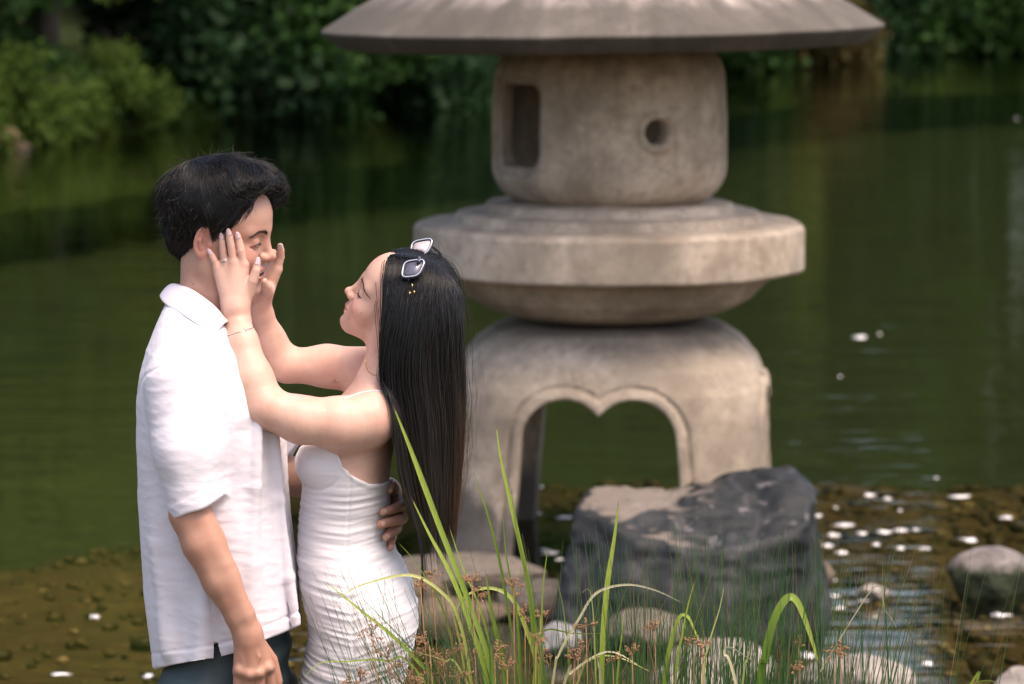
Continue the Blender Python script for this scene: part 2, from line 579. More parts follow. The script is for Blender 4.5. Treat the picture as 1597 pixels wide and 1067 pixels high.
# ---- far bank: shoreline as a curve in plan
SHX = np.array([-60, -30, -14, -8, -5.3, -4.4, -3.4, -1.7, 0, 2.5, 6, 9, 14, 22, 40, 60])
SHY = np.array([16, 22, 29, 34, 36.6, 38.6, 41.5, 44, 47.5, 54, 61, 63.5, 62, 56, 44, 34])
def shore_y(x): return np.interp(x, SHX, SHY)
def far_z(x, t):
    rise = np.interp(x, [-60, -9, -6, -4.6, -3.4, 0, 60], [1.3, 1.3, 1.05, 0.8, 0.55, 0.35, 0.35])
    return -0.75 + np.interp(t, [0, 0.35, 1.2, 3.0, 8, 25, 60, 500], [0, 0.72, 0.95, 1.1, 1.5, 4.0, 7.0, 7.5]) * (0.45 + 0.55 * rise)
def build_far():
    xs = np.concatenate([np.linspace(-60, -10, 26), np.arange(-9.5, 12, 0.3), np.linspace(12.5, 60, 25)])
    ts = np.concatenate([[0, 0.2, 0.35, 0.6, 0.9, 1.2, 1.6, 2.1, 3, 4, 5.5, 8, 12, 18, 25, 40, 60, 150, 500]])
    X, T = np.meshgrid(xs, ts, indexing='ij')
    x, tt = X.ravel(), T.ravel()
    x = np.where(tt > 60, x * (1 + tt / 60), x)
    p = np.stack([x, shore_y(X.ravel()) + tt, 0 * x], 1)
    Z = far_z(X.ravel(), tt) + 0.12 * fbm(p * 0.9, 4, 21) * np.clip(tt, 0, 1)
    p[:, 2] = Z
    p[:, 1] += 0.25 * noise(p * 1.1, 5) * (tt < 2)
    nx, ny = len(xs), len(ts)
    i = np.arange(nx - 1)[:, None]; j = np.arange(ny - 1)[None]
    F = np.stack([i * ny + j, (i + 1) * ny + j, (i + 1) * ny + j + 1, i * ny + j + 1], -1).reshape(-1, 4)
    o = link('far_bank', np_mesh('far_bank', p, F), far_mat()); setp(o, kind='structure')
    # big ground sheet to the horizon under everything
    V = [(-900, -300, -2.2), (900, -300, -2.2), (900, 1200, -2.2), (-900, 1200, -2.2)]
    o = link('ground', np_mesh('ground', V, np.array([[0, 1, 2, 3]]), False), ground_mat()); setp(o, kind='structure')
build_far()

# ---- foliage
def leaf_mat(name, dark, light, trans=0.25):
    t = NT(name)
    a = t.attr('leaf_tone')
    c = t.ramp(a.outputs['Fac'], [(0.0, dark), (1.0, light)])
    d = t.bsdf(c, 0.6, spec=0.12)
    tl = t.n('ShaderNodeBsdfTranslucent'); t.l(c, tl.inputs['Color'])
    mx = t.n('ShaderNodeMixShader'); mx.inputs[0].default_value = trans
    t.l(d.outputs[0], mx.inputs[1]); t.l(tl.outputs[0], mx.inputs[2])
    return t.done(mx)
LEAF_DARK = leaf_mat('leaf_dark_evergreen', (0.0045, 0.017, 0.007), (0.019, 0.054, 0.018))
LEAF_MID = leaf_mat('leaf_mid_green', (0.008, 0.028, 0.007), (0.034, 0.088, 0.017))
LEAF_LIGHT = leaf_mat('leaf_light_green', (0.065, 0.12, 0.022), (0.20, 0.27, 0.065), 0.35)
LEAF_BANK = leaf_mat('leaf_bank_green', (0.020, 0.052, 0.008), (0.10, 0.16, 0.028), 0.3)
LEAF_RUST = leaf_mat('leaf_rust', (0.045, 0.045, 0.016), (0.15, 0.11, 0.042), 0.3)
def bark_mat():
    t = NT('bark')
    v = t.coord((6, 6, 1.2))
    n = t.noise(v, 3, 6, 0.6)
    return t.done(t.bsdf(t.ramp(n, [(0.3, (0.014, 0.012, 0.008)), (0.7, (0.045, 0.036, 0.026))]), 0.9, t.bump(n, 0.8, 0.03)))
BARK = bark_mat()
def leaf_cloud(rng, centers, per, spread, size, down=0.25):
    """Many leaf-sized diamonds round the clump centres: verts, quads, tone."""
    n = len(centers) * per
    c = np.repeat(centers, per, 0)
    d = rng.normal(size=(n, 3)); d /= np.linalg.norm(d, axis=1)[:, None]
    pos = c + d * (spread * rng.random((n, 1)) ** 0.5)
    ax = rng.normal(size=(n, 3)); ax[:, 2] -= down * 2; ax /= np.linalg.norm(ax, axis=1)[:, None]
    sd = np.cross(ax, rng.normal(size=(n, 3))); sd /= np.maximum(np.linalg.norm(sd, axis=1), 1e-6)[:, None]
    L = size * (0.7 + 0.6 * rng.random((n, 1)))
    Wd = L * (0.26 + 0.12 * rng.random((n, 1)))
    V = np.stack([pos, pos + ax * L * 0.45 + sd * Wd, pos + ax * L, pos + ax * L * 0.45 - sd * Wd], 1).reshape(-1, 3)
    F = np.arange(n * 4).reshape(n, 4)
    clump = np.repeat(rng.random(len(centers)), per)
    tone = np.clip(0.6 * clump + 0.4 * rng.random(n), 0, 1)
    return V, F, np.repeat(tone, 4)
def crown_mesh(name, seed, rx, rz, lobes, clumps, per, size):
    rng = np.random.default_rng(seed)
    L = []
    for i in range(lobes):
        a = rng.random() * 6.283; r = (0.25 + 0.5 * rng.random()) * rx
        z = (rng.random() * 2 - 1) * rz * 0.62
        L.append((math.cos(a) * r, math.sin(a) * r, z, rx * (0.38 + 0.25 * rng.random())))
    L.append((0, 0, 0, rx * 0.6))
    cs = []
    for k in range(clumps):
        l = L[rng.integers(len(L))]
        d = rng.normal(size=3); d /= np.linalg.norm(d)
        rr = l[3] * (0.55 + 0.5 * rng.random())
        cs.append((l[0] + d[0] * rr, l[1] + d[1] * rr, l[2] + d[2] * rr * min(1.25, rz / rx)))
    V, F, tone = leaf_cloud(rng, np.array(cs), per, 0.36 * rx / 2.2 + 0.12, size)
    me = np_mesh(name, V, F, False)
    put_attr(me, 'leaf_tone', tone)
    return me
def trunk_mesh(name, seed, h, r, limbs, spread):
    rng = np.random.default_rng(seed)
    g = Geo()
    pts = smooth_path([(0, 0, -0.4), (0.1 * rng.normal(), 0.1 * rng.normal(), h * 0.4), (0.2 * rng.normal(), 0.2 * rng.normal(), h)], 9)
    g.add(*tube(pts, np.linspace(r * 1.25, r * 0.45, 9), 8))
    for i in range(limbs):
        s = pts[3 + int(rng.integers(5))]
        a = rng.random() * 6.283
        e = s + np.array([math.cos(a) * spread, math.sin(a) * spread, spread * (0.4 + 0.6 * rng.random())])
        m = (s + e) / 2 + np.array([0, 0, 0.15 * spread])
        g.add(*tube(smooth_path([s, m, e], 6), np.linspace(r * 0.4, r * 0.1, 6), 6))
    return g.mesh(name)
BUSH = [crown_mesh('bush_crown', 31 + i, 1.5, 1.15, 8, 190, 46, 0.15) for i in range(3)]
TREE = [crown_mesh('tree_crown', 51 + i, 3.2, 4.2, 13, 330, 52, 0.26) for i in range(3)]
BUSHT = [trunk_mesh('bush_trunk', 71 + i, 1.2, 0.09, 5, 0.7) for i in range(2)]
TREET = [trunk_mesh('tree_trunk', 81 + i, 7.0, 0.28, 6, 2.0) for i in range(2)]
def plant(name, kind, x, t, mat, sc, zoff, label, group, idx, squash=1.0):
    y = float(shore_y(x)) + t
    z = float(far_z(np.array([x]), np.array([t]))[0])
    root = empty(name, (x, y, z), label, 'tree' if kind == 'tree' else 'bush', group)
    root.rotation_euler.z = idx * 2.399
    src = (TREE if kind == 'tree' else BUSH)[idx % 3]
    cr = bpy.data.objects.new('crown', src); COL.objects.link(cr); cr.parent = root
    if len(src.materials) == 0: src.materials.append(LEAF_DARK)
    cr.material_slots[0].link = 'OBJECT'; cr.material_slots[0].material = mat
    cr.scale = (sc, sc, sc * squash); cr.location = (0, 0, zoff)
    ts = (TREET if kind == 'tree' else BUSHT)[idx % 2]
    tk = bpy.data.objects.new('trunk', ts); COL.objects.link(tk); tk.parent = root
    if len(ts.materials) == 0: ts.materials.append(BARK)
    tk.scale = (sc, sc, sc)
    return root
GB, GT = 'bushes along the far shore', 'trees behind the far shore'
BUSHES = [  # x, behind the shore, material, scale, height of crown, words
    (-5.9, 2.6, LEAF_MID, 0.95, 1.3, 'mid green bush on the grassy bank at the far left edge'),
    (-4.55, 3.4, LEAF_LIGHT, 0.62, 1.95, 'pale green leafy bush high on the bank above the grassy slope'),
    (-3.6, 2.2, LEAF_DARK, 1.15, 1.25, 'dark shrub behind the grey stone on the far bank'),
    (-2.55, 0.9, LEAF_MID, 1.0, 0.85, 'leafy green shrub hanging over the water right of the grey stone'),
    (-1.35, 1.0, LEAF_DARK, 1.25, 1.1, 'broad dark shrub over the water between the man and the lantern roof'),
    (0.1, 1.2, LEAF_DARK, 1.2, 1.1, 'dark shrub whose lower leaves show under the left roof edge'),
    (1.5, 1.3, LEAF_DARK, 1.25, 1.05, 'dark shrub hidden mostly behind the lantern fire box'),
    (3.1, 1.3, LEAF_MID, 1.1, 1.0, 'green shrub behind the right half of the lantern roof'),
    (4.6, 0.6, LEAF_RUST, 0.95, 0.9, 'rust tinged shrub below the right roof edge by the water'),
    (6.0, 1.2, LEAF_DARK, 1.2, 1.0, 'dark shrub just right of the lantern roof tip'),
    (7.6, 1.1, LEAF_MID, 1.15, 1.05, 'yellowish green shrub on the shore near the right picture edge'),
    (9.3, 1.2, LEAF_DARK, 1.3, 1.1, 'dark shrub at the right end of the far shore'),
    (-5.5, 0.55, LEAF_BANK, 0.42, 0.30, 'bright yellowish green low bush at the waterline at far left'),
    (-4.9, 0.75, LEAF_BANK, 0.46, 0.32, 'low leafy green bush on the bank left of the grey stone'),
    (-4.15, 0.45, LEAF_BANK, 0.40, 0.28, 'low green bush drooping to the water below the grey stone'),
    (-5.2, 2.0, LEAF_MID, 0.55, 0.35, 'olive green bush half way up the far left bank'),
    (-4.5, 1.8, LEAF_BANK, 0.40, 0.25, 'small bright bush in front of the grey stone'),
    (-5.35, 0.2, LEAF_RUST, 0.26, 0.16, 'tiny rust brown bush by the water at the left edge'),
    (-8.2, 2.2, LEAF_MID, 1.3, 1.1, 'green bush beyond the left edge of the grassy bank'),
    (11.6, 1.4, LEAF_DARK, 1.3, 1.1, 'dark bush beyond the right picture edge'),
    (13.8, 1.3, LEAF_MID, 1.3, 1.1, 'green bush on the shore well right of the picture'),
    (16.4, 1.5, LEAF_DARK, 1.4, 1.2, 'dark bush at the far right bend of the shore'),
    (19.4, 1.5, LEAF_DARK, 1.4, 1.2, 'dark bush beyond the far right bend of the shore'),
    (-10.6, 1.8, LEAF_DARK, 1.4, 1.2, 'dark bush well left of the grassy bank'),
    (-13.2, 1.8, LEAF_MID, 1.4, 1.2, 'green bush where the left shore turns near'),
    (-16.2, 1.8, LEAF_DARK, 1.5, 1.3, 'dark bush on the near turn of the left shore'),
]
for i, (x, t, m, sc, zo, lab) in enumerate(BUSHES):
    plant('bush', 'bush', x, t, m, sc, zo, lab, GB, i)
TREES = [
    (-9.5, 6.0, LEAF_DARK, 1.2, 5.2, 'tall dark tree left of the far grassy bank'),
    (-5.3, 5.0, LEAF_LIGHT, 0.62, 4.3, 'light olive tree rising above the grassy bank at left'),
    (-5.1, 3.0, LEAF_LIGHT, 0.50, 3.3, 'small pale olive tree in front of the larger olive tree at left'),
    (-4.6, 8.5, LEAF_DARK, 1.15, 4.2, 'dark tree behind the olive tree on the left bank'),
    (-1.9, 6.0, LEAF_MID, 1.1, 4.9, 'broad green tree above the man on the far bank'),
    (0.6, 5.5, LEAF_DARK, 1.1, 4.4, 'dark tree behind the left half of the lantern roof'),
    (3.4, 5.0, LEAF_LIGHT, 0.60, 3.1, 'lighter green tree behind the right half of the lantern roof'),
    (3.0, 9.5, LEAF_DARK, 1.2, 5.0, 'dark tall tree straight behind the lantern'),
    (6.4, 6.5, LEAF_MID, 0.85, 4.8, 'green tree right of the lantern roof tip'),
    (12.2, 6.0, LEAF_DARK, 1.0, 4.6, 'dark tree by the right end of the far shore'),
    (16.5, 5.0, LEAF_DARK, 1.2, 4.8, 'dark tree outside the right picture edge'),
    (-14.5, 4.0, LEAF_DARK, 1.2, 4.8, 'dark tree far outside the left picture edge'),
]
for i, (x, t, m, sc, zo, lab) in enumerate(TREES):
    plant('tree', 'tree', x, t, m, sc, zo, lab, GT, i)
# a second, closed row of wood behind: one mass
def wood_mass():
    rng = np.random.default_rng(5)
    cs = []
    for k in range(2300):
        x = rng.uniform(-34, 34)
        t = rng.uniform(9, 18)
        y = float(shore_y(x)) + t
        z = rng.uniform(0.4, 1.0) ** 0.7 * (13.0 + 4.0 * math.sin(x * 0.7) + 2.5 * math.sin(x * 1.9)) - 1.5
        if 5.3 < z < 7.8 and abs(x - 10.5) < 1.2: continue   # gaps the sky shows through
        cs.append((x, y, z))
    V, F, tone = leaf_cloud(rng, np.array(cs), 44, 1.6, 0.62)
    me = np_mesh('distant_wood', V, F, False)
    put_attr(me, 'leaf_tone', tone * 0.8)
    o = link('distant_wood', me, leaf_mat('leaf_wood', (0.014, 0.034, 0.010), (0.075, 0.125, 0.034)))
    setp(o, kind='stuff')
wood_mass()
# grass and weeds on the left bank
def bank_grass():
    rng = np.random.default_rng(9)
    n = 15000
    x = rng.uniform(-8.5, -2.6, n); t = rng.uniform(0.15, 4.2, n) ** 1.0
    z = far_z(x, t)
    pos = np.stack([x, shore_y(x) + t, z], 1)
    L = rng.uniform(0.12, 0.38, n)[:, None]
    a = rng.uniform(0, 6.283, n)
    lean = np.stack([np.cos(a) * 0.5, np.sin(a) * 0.5, np.ones(n)], 1)
    sd = np.stack([-np.sin(a), np.cos(a), 0 * a], 1) * 0.022
    V = np.stack([pos - sd, pos + sd, pos + lean * L], 1).reshape(-1, 3)
    me = np_mesh('bank_grass', V, np.arange(n * 3).reshape(n, 3), False)
    put_attr(me, 'leaf_tone', np.repeat(np.clip(0.45 + 1.1 * noise(pos * 1.6, 4) + rng.normal(size=n) * 0.15, 0, 1), 3))
    o = link('bank_grass', me, leaf_mat('bank_grass_blades', (0.012, 0.032, 0.005), (0.085, 0.125, 0.020), 0.3)); setp(o, kind='stuff')
bank_grass()

# ================================================================= STONES
def stone_mat(name, dark, light, top=None, moss=None, scale=7.0, rough=0.75):
    t = NT(name)
    v = t.coord()
    n = t.noise(v, scale, 7, 0.65)
    c = t.ramp(n, [(0.28, dark), (0.72, light)])
    c = t.mix(t.ramp(t.noise(v, scale * 9, 3), [(0.55, 0.0), (0.75, 0.5)]), c, tuple(min(1, x * 1.7) for x in light))
    geo = t.n('ShaderNodeNewGeometry')
    sep = t.n('ShaderNodeSeparateXYZ'); t.l(geo.outputs['Normal'], sep.inputs[0])
    up = t.math('ADD', sep.outputs['Z'], t.math('MULTIPLY', t.math('SUBTRACT', n, 0.5), 0.5))
    if top is not None:
        c = t.mix(t.ramp(up, [(0.62, 0.0), (0.80, 1.0)]), c, t.mix(n, tuple(x * 0.75 for x in top), tuple(min(1, x * 1.2) for x in top)))
    if moss is not None:
        sz = t.n('ShaderNodeSeparateXYZ'); tc = t.n('ShaderNodeTexCoord'); t.l(tc.outputs['Object'], sz.inputs[0])
        mz = t.math('ADD', sz.outputs['Z'], t.math('MULTIPLY', t.noise(v, 18, 4), 0.10))
        c = t.mix(t.ramp(mz, [(0.09, 1.0), (0.13, 0.0)]), c, moss)
    # a dark wet band just above the water
    pz = t.n('ShaderNodeSeparateXYZ'); t.l(geo.outputs['Position'], pz.inputs[0])
    wet = t.math('ADD', pz.outputs['Z'], t.math('MULTIPLY', t.noise(v, 11, 4), -0.03))
    wmr = t.n('ShaderNodeMapRange'); t.l(wet, wmr.inputs[0])
    wmr.inputs[1].default_value = -0.105; wmr.inputs[2].default_value = -0.075; wmr.inputs[3].default_value = 0.75; wmr.inputs[4].default_value = 0.0
    if moss is None: c = t.mix(wmr.outputs[0], c, tuple(x * 0.45 for x in dark))
    c = t.mix(t.ramp(t.noise(v, scale * 3.2, 6, 0.7), [(0.52, 0.0), (0.66, 0.55)]), c, tuple(x * 0.7 for x in dark))
    return t.done(t.bsdf(c, rough, t.bump(t.noise(v, scale * 2.4, 8, 0.7), 0.8, 0.025), spec=0.4))
def stone_mesh(name, half, seed, cuts=10, rough=0.05, flat=0.7, sub=5, round_=0.12):
    """A boulder: an icosphere cut by random planes, roughened."""
    bm = bmesh.new()
    bmesh.ops.create_icosphere(bm, subdivisions=sub, radius=1.0)
    V = np.array([v.co[:] for v in bm.verts])
    F = np.array([[v.index for v in f.verts] for f in bm.faces])
    bm.free()
    rng = np.random.default_rng(seed)
    for k in range(cuts):
        n = rng.normal(size=3); n[2] *= 0.7; n /= np.linalg.norm(n)
        d = rng.uniform(flat, 0.97)
        h = V @ n
        over = np.maximum(h - d, 0)
        V = V - n * (over * (1 - round_))[:, None]
    nrm = V / np.linalg.norm(V, axis=1)[:, None]
    V = V + nrm * (rough * fbm(V * 2.2, 5, seed))[:, None]
    V = V * np.asarray(half)
    return np_mesh(name, V, F)
ST_DARK = stone_mat('dark_wet_rock', (0.014, 0.018, 0.022), (0.062, 0.068, 0.075), scale=4.5, rough=0.5)
ST_BEIGE = stone_mat('beige_stone', (0.075, 0.062, 0.050), (0.20, 0.168, 0.142))
ST_GREY = stone_mat('grey_stone', (0.12, 0.12, 0.12), (0.33, 0.32, 0.32))
ST_MOSSY = stone_mat('mossy_stone', (0.08, 0.068, 0.064), (0.32, 0.28, 0.265), moss=(0.020, 0.030, 0.010), scale=12)
ST_PALE = stone_mat('pale_stone', (0.17, 0.145, 0.125), (0.40, 0.355, 0.32))
ST_BROWN = stone_mat('wet_brown_stone', (0.07, 0.05, 0.032), (0.20, 0.15, 0.10))
def stone(px, py, zc, half, mat, label, seed, rz=0.0, group='stones in the shallow water', name='stone', **kw):
    c = W(px, py, zc)
    o = link(name, stone_mesh(name, half, seed, **kw), mat)
    o.location = c; o.rotation_euler.z = rz
    setp(o, label, 'stone', group)
    return o
stone(715, 896, -0.075, (0.32, 0.20, 0.070), ST_BEIGE, 'long flat beige stone in the shallows at the foot of the front lantern leg', 3, 0.1)
stone(842, 936, -0.08, (0.17, 0.14, 0.07), ST_BEIGE, 'small flat beige stone just right of the long flat stone', 4)
stone(700, 965, -0.11, (0.24, 0.18, 0.07), ST_BROWN, 'brownish stone behind the grass beside the woman', 6)
stone(868, 1003, -0.07, (0.085, 0.09, 0.065), ST_GREY, 'small bluish grey stone behind the grass clump', 7)
stone(1008, 990, -0.07, (0.145, 0.13, 0.085), ST_BEIGE, 'rounded beige stone in front of the dark rock', 8)
stone(1120, 1046, -0.08, (0.17, 0.15, 0.10), ST_PALE, 'pale rounded stone low behind the bent grass blades', 9)
stone(1335, 1066, -0.05, (0.18, 0.13, 0.085), ST_PALE, 'pale flat stone at the bottom edge right of the arched blade', 10)
stone(1590, 1075, -0.05, (0.10, 0.09, 0.065), ST_PALE, 'pale stone cut by the bottom right corner', 11)
stone(1548, 903, -0.06, (0.165, 0.15, 0.110), ST_MOSSY, 'grey stone with mossy dark sides standing in the water at right', 12)
stone(1363, 924, -0.075, (0.058, 0.06, 0.03), ST_PALE, 'small flat white stone breaking the brown water', 13)
stone(1262, 900, -0.09, (0.10, 0.10, 0.075), ST_BROWN, 'brown stone tucked against the right foot of the dark rock', 14)
stone(945, 960, -0.10, (0.30, 0.14, 0.06), ST_BROWN, 'low wet brown stone under the dark rock', 15)
stone(1130, 978, -0.09, (0.16, 0.08, 0.03), ST_GREY, 'thin grey slab lying in the water below the dark rock', 16, 0.15)
stone(640, 925, -0.11, (0.18, 0.16, 0.07), ST_BROWN, 'dull brown stone by the hip of the woman', 17)
stone(1065, 1085, -0.06, (0.13, 0.12, 0.09), ST_PALE, 'pale stone half below the bottom edge left of the other pale one', 19)
# the bank stone far at left, and rusty rocks by the far water
def bank_stone(px, py, Y, half, mat, label, seed):
    c = P(px, py, Y)
    o = link('stone', stone_mesh('stone', half, seed), mat); o.location = c
    setp(o, label, 'stone', 'stones on the far bank')
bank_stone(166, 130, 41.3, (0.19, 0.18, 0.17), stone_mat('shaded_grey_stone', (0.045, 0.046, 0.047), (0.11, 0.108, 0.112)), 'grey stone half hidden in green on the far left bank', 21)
bank_stone(6, 213, 36.9, (0.17, 0.17, 0.10), stone_mat('rusty_stone', (0.03, 0.022, 0.008), (0.11, 0.08, 0.03)), 'rusty brown stone at the left edge by the far waterline', 22)
bank_stone(32, 232, 36.8, (0.12, 0.12, 0.07), stone_mat('dark_waterline_stone', (0.02, 0.016, 0.008), (0.07, 0.05, 0.024)), 'small brown stone low at the far waterline at left', 23)

# the big dark rock before the lantern, sculpted
def dark_rock():
    Y0 = 11.9
    def q(px, py, dy): return P(px, py, Y0 + dy)
    c = np.array(q(1085, 880, 0.05))
    lim = [  # planes: point (px,py,dy), outward normal
        ((985, 768, 0.0), (-0.10, -0.02, 1.0)),         # sloping top left
        ((1195, 752, 0.0), (0.02, -0.42, 1.0)),         # right shoulder front
        ((1255, 740, 0.0), (0.75, 0.05, 0.75)),
        ((1275, 830, 0.0), (1.0, -0.15, 0.12)),         # right side
        ((890, 850, 0.0), (-1.0, 0.12, 0.22)),         # left side
        ((915, 800, -0.20), (-0.55, -0.75, 0.35)),
        ((1000, 880, -0.36), (-0.12, -1.0, 0.22)),      # front left face
        ((1200, 880, -0.34), (0.32, -1.0, 0.12)),      # front right face
        ((1080, 840, 0.30), (0.0, 1.0, 0.25)),          # back
        ((1230, 870, -0.3), (0.75, -0.8, -0.1)),
        ((1080, 990, 0.0), (0, 0, -1)),
    ]
    pl = []
    for p_, n in lim:
        n = np.array(n, float); n /= np.linalg.norm(n)
        pl.append((np.array(q(*p_)), n))
    hump = np.array(q(1215, 785, 0.02))
    hump2 = np.array(q(1130, 790, 0.0))
    def f(p):
        d = None
        for p0, n in pl:
            e = (p - p0.astype(np.float32)) @ n.astype(np.float32)
            d = e if d is None else smax(d, e, 0.018)
        d = smin(d, ell(p, hump, (0.125, 0.17, 0.112)), 0.05)
        d = smin(d, ell(p, hump2, (0.15, 0.15, 0.070)), 0.06)
        w = p * np.array([1.0, 1.0, 1.4], np.float32)
        d = d + 0.016 * fbm(w * 4.0, 4, 40) + 0.026 * np.abs(noise(w * 3.6, 91)) + 0.012 * np.abs(noise(w * 9.0, 92)) + 0.003 * noise(p * 30, 7)
        cr = np.abs(noise(p * 3.0 + 5.0, 61))
        d = d + 0.006 * np.exp(-(cr / 0.05) ** 2)
        return d
    lo, hi = c - np.array([0.62, 0.62, 0.42]), c + np.array([0.62, 0.66, 0.46])
    V, F = mesh_sdf(f, axis_coords(lo[0], hi[0], 0.011), axis_coords(lo[1], hi[1], 0.013), axis_coords(lo[2], hi[2], 0.011), 1)
    o0 = np.array([c[0], c[1], ZW - 0.1])
    me = np_mesh('dark_rock', V - o0, F)
    t = NT('slate_rock')
    v = t.coord()
    n = t.noise(v, 3.6, 8, 0.66, 0.6)
    c1 = t.ramp(n, [(0.30, (0.005, 0.0065, 0.007)), (0.52, (0.012, 0.0155, 0.017)), (0.68, (0.026, 0.029, 0.033)), (0.82, (0.085, 0.078, 0.09))])
    vein = t.n('ShaderNodeTexWave'); vein.inputs['Scale'].default_value = 1.1; vein.inputs['Distortion'].default_value = 9; vein.inputs['Detail'].default_value = 4; vein.inputs['Detail Scale'].default_value = 1.6
    t.l(v, vein.inputs['Vector'])
    c1 = t.mix(t.ramp(vein.outputs['Fac'], [(0.95, 0.0), (1.0, 0.14)]), c1, (0.16, 0.15, 0.16))
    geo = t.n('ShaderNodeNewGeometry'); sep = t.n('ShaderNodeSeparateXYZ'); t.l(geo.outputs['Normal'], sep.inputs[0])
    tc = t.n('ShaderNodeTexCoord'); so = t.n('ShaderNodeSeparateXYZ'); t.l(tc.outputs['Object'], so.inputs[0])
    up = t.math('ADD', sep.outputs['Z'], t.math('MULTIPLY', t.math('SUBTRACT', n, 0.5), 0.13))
    lit_top = t.math('MULTIPLY', t.ramp(up, [(0.90, 0.0), (0.97, 1.0)]), t.ramp(t.math('ADD', so.outputs['X'], t.math('ADD', 0.5, t.math('MULTIPLY', t.math('SUBTRACT', n, 0.5), 0.3))), [(0.46, 0.9), (0.58, 0.03)]))  # lit look of the flat top painted as a paler colour
    c1 = t.mix(lit_top, c1, t.mix(n, (0.14, 0.115, 0.094), (0.25, 0.21, 0.175)))
    lit_specks = t.math('MULTIPLY', t.ramp(t.noise(v, 14, 6, 0.7), [(0.58, 0.0), (0.70, 0.55)]), t.ramp(up, [(0.45, 0.0), (0.9, 1.0)]))  # pale specks on upward slopes, their catch of light put into the colour
    c1 = t.mix(lit_specks, c1, (0.40, 0.36, 0.37))
    b = t.bump(t.noise(v, 11, 8, 0.66), 0.5, 0.03)
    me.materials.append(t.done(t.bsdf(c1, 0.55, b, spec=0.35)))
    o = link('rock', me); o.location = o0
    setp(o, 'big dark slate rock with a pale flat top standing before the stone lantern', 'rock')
dark_rock()

# pebbles on the shallow bed: uncountable
def pebbles():
    rng = np.random.default_rng(17)
    bm = bmesh.new(); bmesh.ops.create_icosphere(bm, subdivisions=1, radius=1.0)
    bv = np.array([v.co[:] for v in bm.verts]); bf = np.array([[v.index for v in f.verts] for f in bm.faces]); bm.free()
    g = Geo()
    n = 6500
    x = rng.uniform(-3.2, 3.2, n); y = rng.uniform(9.6, 15.6, n)
    for i in range(n):
        if x[i] < -0.6 and rng.random() < 0.6: continue
        s = rng.uniform(0.010, 0.034) if rng.random() < 0.95 else rng.uniform(0.04, 0.07)
        z = float(bed_z(np.array([x[i]]), np.array([y[i]]))[0])
        a = rng.uniform(0, 6.28); ca, sa = math.cos(a), math.sin(a)
        v = bv * np.array([s, s * rng.uniform(0.6, 0.95), s * 0.5]) * (1 + 0.1 * rng.normal(size=(len(bv), 1)))
        v = np.stack([v[:, 0] * ca - v[:, 1] * sa, v[:, 0] * sa + v[:, 1] * ca, v[:, 2]], 1)
        zt = min(z + s * 0.2, ZW - 0.008 - s * 0.5)
        g.add(v + np.array([x[i], y[i], zt]), None, bf, rng.random())
    me = g.mesh('pebbles', True, 'leaf_tone')
    t = NT('pebble_stone')
    c = t.ramp(t.attr('leaf_tone').outputs['Fac'], [(0.0, (0.018, 0.013, 0.006)), (0.5, (0.048, 0.032, 0.014)), (0.85, (0.095, 0.066, 0.030)), (1.0, (0.28, 0.21, 0.13))])
    o = link('pebbles', me, t.done(t.bsdf(c, 0.6))); setp(o, kind='stuff')
pebbles()
